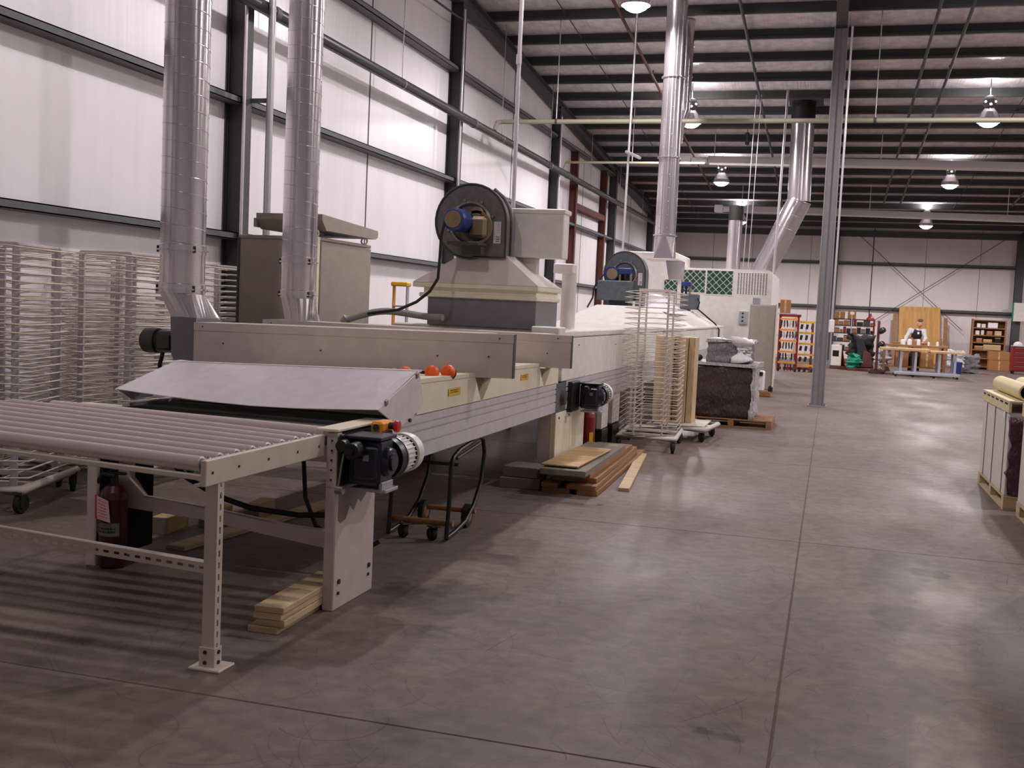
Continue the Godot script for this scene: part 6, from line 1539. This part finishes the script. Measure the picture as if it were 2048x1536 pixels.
# ---------------------------------------------------------------- the person at the bench
func skin_mesh(bones: Array, cell: float, blend: float) -> ArrayMesh:
	# surface nets over a smooth union of tapered capsules [a, b, ra, rb]
	var lo := Vector3.ONE * 1e9; var hi := -lo
	for q in bones:
		for i in 2:
			var rr: float = q[2 + i] + 2.5 * cell
			lo = lo.min((q[i] as Vector3) - Vector3.ONE * rr); hi = hi.max((q[i] as Vector3) + Vector3.ONE * rr)
	var nx := int((hi.x - lo.x) / cell) + 2; var ny := int((hi.y - lo.y) / cell) + 2; var nz := int((hi.z - lo.z) / cell) + 2
	var d := PackedFloat32Array(); d.resize(nx * ny * nz); d.fill(1.0)
	for q in bones:
		var a: Vector3 = q[0]; var ab: Vector3 = (q[1] as Vector3) - a; var l2 := maxf(ab.length_squared(), 1e-8)
		var m: float = maxf(q[2], q[3]) + blend + 2.0 * cell
		var p0 := ((a.min(q[1]) - Vector3.ONE * m - lo) / cell).floor().max(Vector3.ZERO); var p1 := ((a.max(q[1]) + Vector3.ONE * m - lo) / cell).ceil().min(V(nx - 1, ny - 1, nz - 1))
		for k in range(int(p0.z), int(p1.z) + 1):
			for j in range(int(p0.y), int(p1.y) + 1):
				for i in range(int(p0.x), int(p1.x) + 1):
					var ap := lo + V(i, j, k) * cell - a
					var t := clampf(ap.dot(ab) / l2, 0.0, 1.0)
					var e: float = (ap - ab * t).length() - lerpf(q[2], q[3], t)
					var at := (k * ny + j) * nx + i
					var h := maxf(blend - absf(e - d[at]), 0.0) / blend
					d[at] = minf(d[at], e) - h * h * blend * 0.25
	var vid := {}
	var pos := PackedVector3Array()
	var st := [1, nx, nx * ny]
	for k in nz - 1:
		for j in ny - 1:
			for i in nx - 1:
				var b := (k * ny + j) * nx + i
				var n := 0; var sum := Vector3.ZERO
				var mask := 0
				for c in 8:
					if d[b + (c & 1) + ((c >> 1) & 1) * nx + (c >> 2) * nx * ny] < 0: mask |= 1 << c
				if mask == 0 or mask == 255: continue
				for e in [[0, 1], [2, 3], [4, 5], [6, 7], [0, 2], [1, 3], [4, 6], [5, 7], [0, 4], [1, 5], [2, 6], [3, 7]]:
					var c0: int = e[0]; var c1: int = e[1]
					if ((mask >> c0) & 1) == ((mask >> c1) & 1): continue
					var v0 := d[b + (c0 & 1) + ((c0 >> 1) & 1) * nx + (c0 >> 2) * nx * ny]; var v1 := d[b + (c1 & 1) + ((c1 >> 1) & 1) * nx + (c1 >> 2) * nx * ny]
					sum += V(c0 & 1, (c0 >> 1) & 1, c0 >> 2).lerp(V(c1 & 1, (c1 >> 1) & 1, c1 >> 2), v0 / (v0 - v1)); n += 1
				vid[b] = pos.size()
				pos.append(lo + (V(i, j, k) + sum / n) * cell)
	var idx := PackedInt32Array()
	for k in range(1, nz - 1):
		for j in range(1, ny - 1):
			for i in range(1, nx - 1):
				var b := (k * ny + j) * nx + i
				for ax in 3:
					var s0 := d[b] < 0; var s1: bool = d[b + st[ax]] < 0
					if s0 == s1: continue
					var u: int = st[(ax + 1) % 3]; var w: int = st[(ax + 2) % 3]
					var q := [b - u - w, b - w, b, b - u]
					if not (vid.has(q[0]) and vid.has(q[1]) and vid.has(q[2]) and vid.has(q[3])): continue
					var f := [vid[q[0]], vid[q[1]], vid[q[2]], vid[q[3]]]
					if s0: idx.append_array(PackedInt32Array([f[0], f[2], f[1], f[0], f[3], f[2]]))
					else: idx.append_array(PackedInt32Array([f[0], f[1], f[2], f[0], f[2], f[3]]))
	var nor := PackedVector3Array(); nor.resize(pos.size())
	for i in range(0, idx.size(), 3):
		var m := (pos[idx[i + 2]] - pos[idx[i]]).cross(pos[idx[i + 1]] - pos[idx[i]])
		for o in 3: nor[idx[i + o]] += m
	for i in nor.size(): nor[i] = nor[i].normalized()
	var arr := []; arr.resize(Mesh.ARRAY_MAX)
	arr[Mesh.ARRAY_VERTEX] = pos; arr[Mesh.ARRAY_NORMAL] = nor; arr[Mesh.ARRAY_INDEX] = idx
	var me := ArrayMesh.new()
	me.add_surface_from_arrays(Mesh.PRIMITIVE_TRIANGLES, arr)
	return me

func build_person() -> void:
	# leans a little over the bench; the arm at the left of the picture reaches down
	var o := thing("person", "person in a dark vest, pale shirt and tan apron leaning over the bench", "person", V(2.68, 0, -37.65))
	var hip := V(0, 0.95, 0); var chest := V(0.03, 1.30, 0.08); var neck := V(0.06, 1.47, 0.13); var head := V(0.10, 1.63, 0.19)
	var sl := V(-0.17, 1.41, 0.10); var el := V(-0.30, 1.17, 0.18); var wl := V(-0.34, 1.00, 0.40)
	var sr := V(0.23, 1.40, 0.12); var er := V(0.29, 1.16, 0.20); var wr := V(0.20, 1.04, 0.44)
	var body := [[hip, chest, 0.125, 0.135], [chest, neck, 0.12, 0.055], [neck, head, 0.052, 0.06], [sl, chest, 0.06, 0.10], [sr, chest, 0.06, 0.10], [sl, el, 0.052, 0.042], [el, wl, 0.040, 0.028], [sr, er, 0.052, 0.042], [er, wr, 0.040, 0.028]]
	for x in [-0.10, 0.10]:
		var hp := V(x, 0.92, 0.0); var kn := V(x * 1.1, 0.50, 0.03); var an := V(x * 1.2, 0.09, -0.02)
		body += [[hip, hp, 0.12, 0.09], [hp, kn, 0.085, 0.055], [kn, an, 0.052, 0.036], [an, an + V(0, -0.045, 0.15), 0.04, 0.03]]
	body += [[head + V(0, 0.03, -0.01), head + V(0, 0.06, -0.02), 0.095, 0.095], [head + V(0.0, -0.05, 0.05), head + V(0, -0.02, 0.03), 0.058, 0.07], [head + V(0.005, 0.0, 0.105), head + V(0.005, -0.02, 0.115), 0.012, 0.014], [head + V(-0.095, 0.0, 0.0), head + V(-0.098, 0.03, -0.005), 0.014, 0.016], [head + V(0.095, 0.0, 0.0), head + V(0.098, 0.03, -0.005), 0.014, 0.016]]
	for w in [[wl, -1.0], [wr, 1.0]]:
		var p: Vector3 = w[0]; var sgn: float = w[1]
		body.append([p, p + V(0, -0.01, 0.07), 0.030, 0.036])
		for k in 4:
			var f := p + V(-0.030 + k * 0.020, -0.012, 0.09)
			body.append([f, f + V(0, -0.018, 0.045 + 0.008 * (1.5 - absf(k - 1.5))), 0.010, 0.008])
		body.append([p + V(-sgn * 0.03, -0.005, 0.03), p + V(-sgn * 0.055, -0.02, 0.075), 0.012, 0.009])
	obj("body", skin_mesh(body, 0.014, 0.03), M.skin, o)
	obj("shirt", skin_mesh([[hip + V(0, 0.06, 0), chest, 0.145, 0.152], [chest, neck + V(0, -0.04, 0), 0.135, 0.075], [sl, chest, 0.078, 0.11], [sr, chest, 0.078, 0.11], [sl, el, 0.068, 0.058], [el, el.lerp(wl, 0.7), 0.056, 0.046], [sr, er, 0.068, 0.058], [er, er.lerp(wr, 0.7), 0.056, 0.046]], 0.018, 0.03), M.shirt, o)
	obj("vest", skin_mesh([[hip + V(0, 0.12, 0), chest, 0.152, 0.162], [chest, neck + V(0, -0.07, -0.01), 0.15, 0.08], [sl + V(0.05, -0.02, 0), chest, 0.075, 0.12], [sr + V(-0.05, -0.02, 0), chest, 0.075, 0.12]], 0.018, 0.03), M.vest, o)
	obj("name_badge", S().box(V(0.06, 1.33, 0.245), V(0.06, 0.07, 0.006), 0.002), M.paper_white, o)
	obj("apron", skin_mesh([[hip + V(-0.06, 0.14, 0.02), hip + V(-0.07, -0.28, 0.06), 0.15, 0.13], [hip + V(0.06, 0.14, 0.02), hip + V(0.07, -0.28, 0.06), 0.15, 0.13]], 0.02, 0.04), M.apron, o)
	var tr := []
	for x in [-0.10, 0.10]:
		var hp := V(x, 0.90, 0.0); var kn := V(x * 1.1, 0.50, 0.03); var an := V(x * 1.2, 0.12, -0.02)
		tr += [[hip, hp, 0.135, 0.11], [hp, kn, 0.105, 0.075], [kn, an, 0.072, 0.06]]
	obj("trousers", skin_mesh(tr, 0.02, 0.03), M.trousers, o)
	for x in [-0.12, 0.12]:
		obj("shoe", skin_mesh([[V(x, 0.055, -0.05), V(x * 1.05, 0.045, 0.17), 0.05, 0.042]], 0.014, 0.02), M.black_paint, o)
	obj("hair", skin_mesh([[head + V(0, 0.075, -0.03), head + V(0, 0.03, -0.06), 0.092, 0.085], [head + V(0, 0.09, 0.02), head + V(0, 0.08, -0.04), 0.075, 0.085]], 0.014, 0.02), M.hair, o)
	for x in [-0.035, 0.035]:
		obj("eye", S().lathe([P(0.0, -0.011), P(0.011, 0.0), P(0.0, 0.011)], Transform3D(Basis.IDENTITY, head + V(x, 0.025, 0.088)), 10), M.black_paint, o)
	obj("mouth", S().box(head + V(0.0, -0.055, 0.108), V(0.045, 0.008, 0.01), 0.003), M.dark_red, o)
	obj("red_glove", skin_mesh([[wl + V(0, 0, 0.02), wl + V(0, -0.012, 0.09), 0.042, 0.045]], 0.014, 0.02), M.red, o)

func _ready() -> void:
	setup()
	make_materials()
	build_shell()
	build_lamps()
	build_overhead()
	build_conveyor()
	build_oven_front()
	build_ducts()
	build_oven_back()
	build_blowers()
	build_booth()
	build_control_cabinet()
	build_racks()
	build_dolly()
	build_lumber()
	build_extinguishers()
	build_hoses()
	build_pallets()
	build_far()
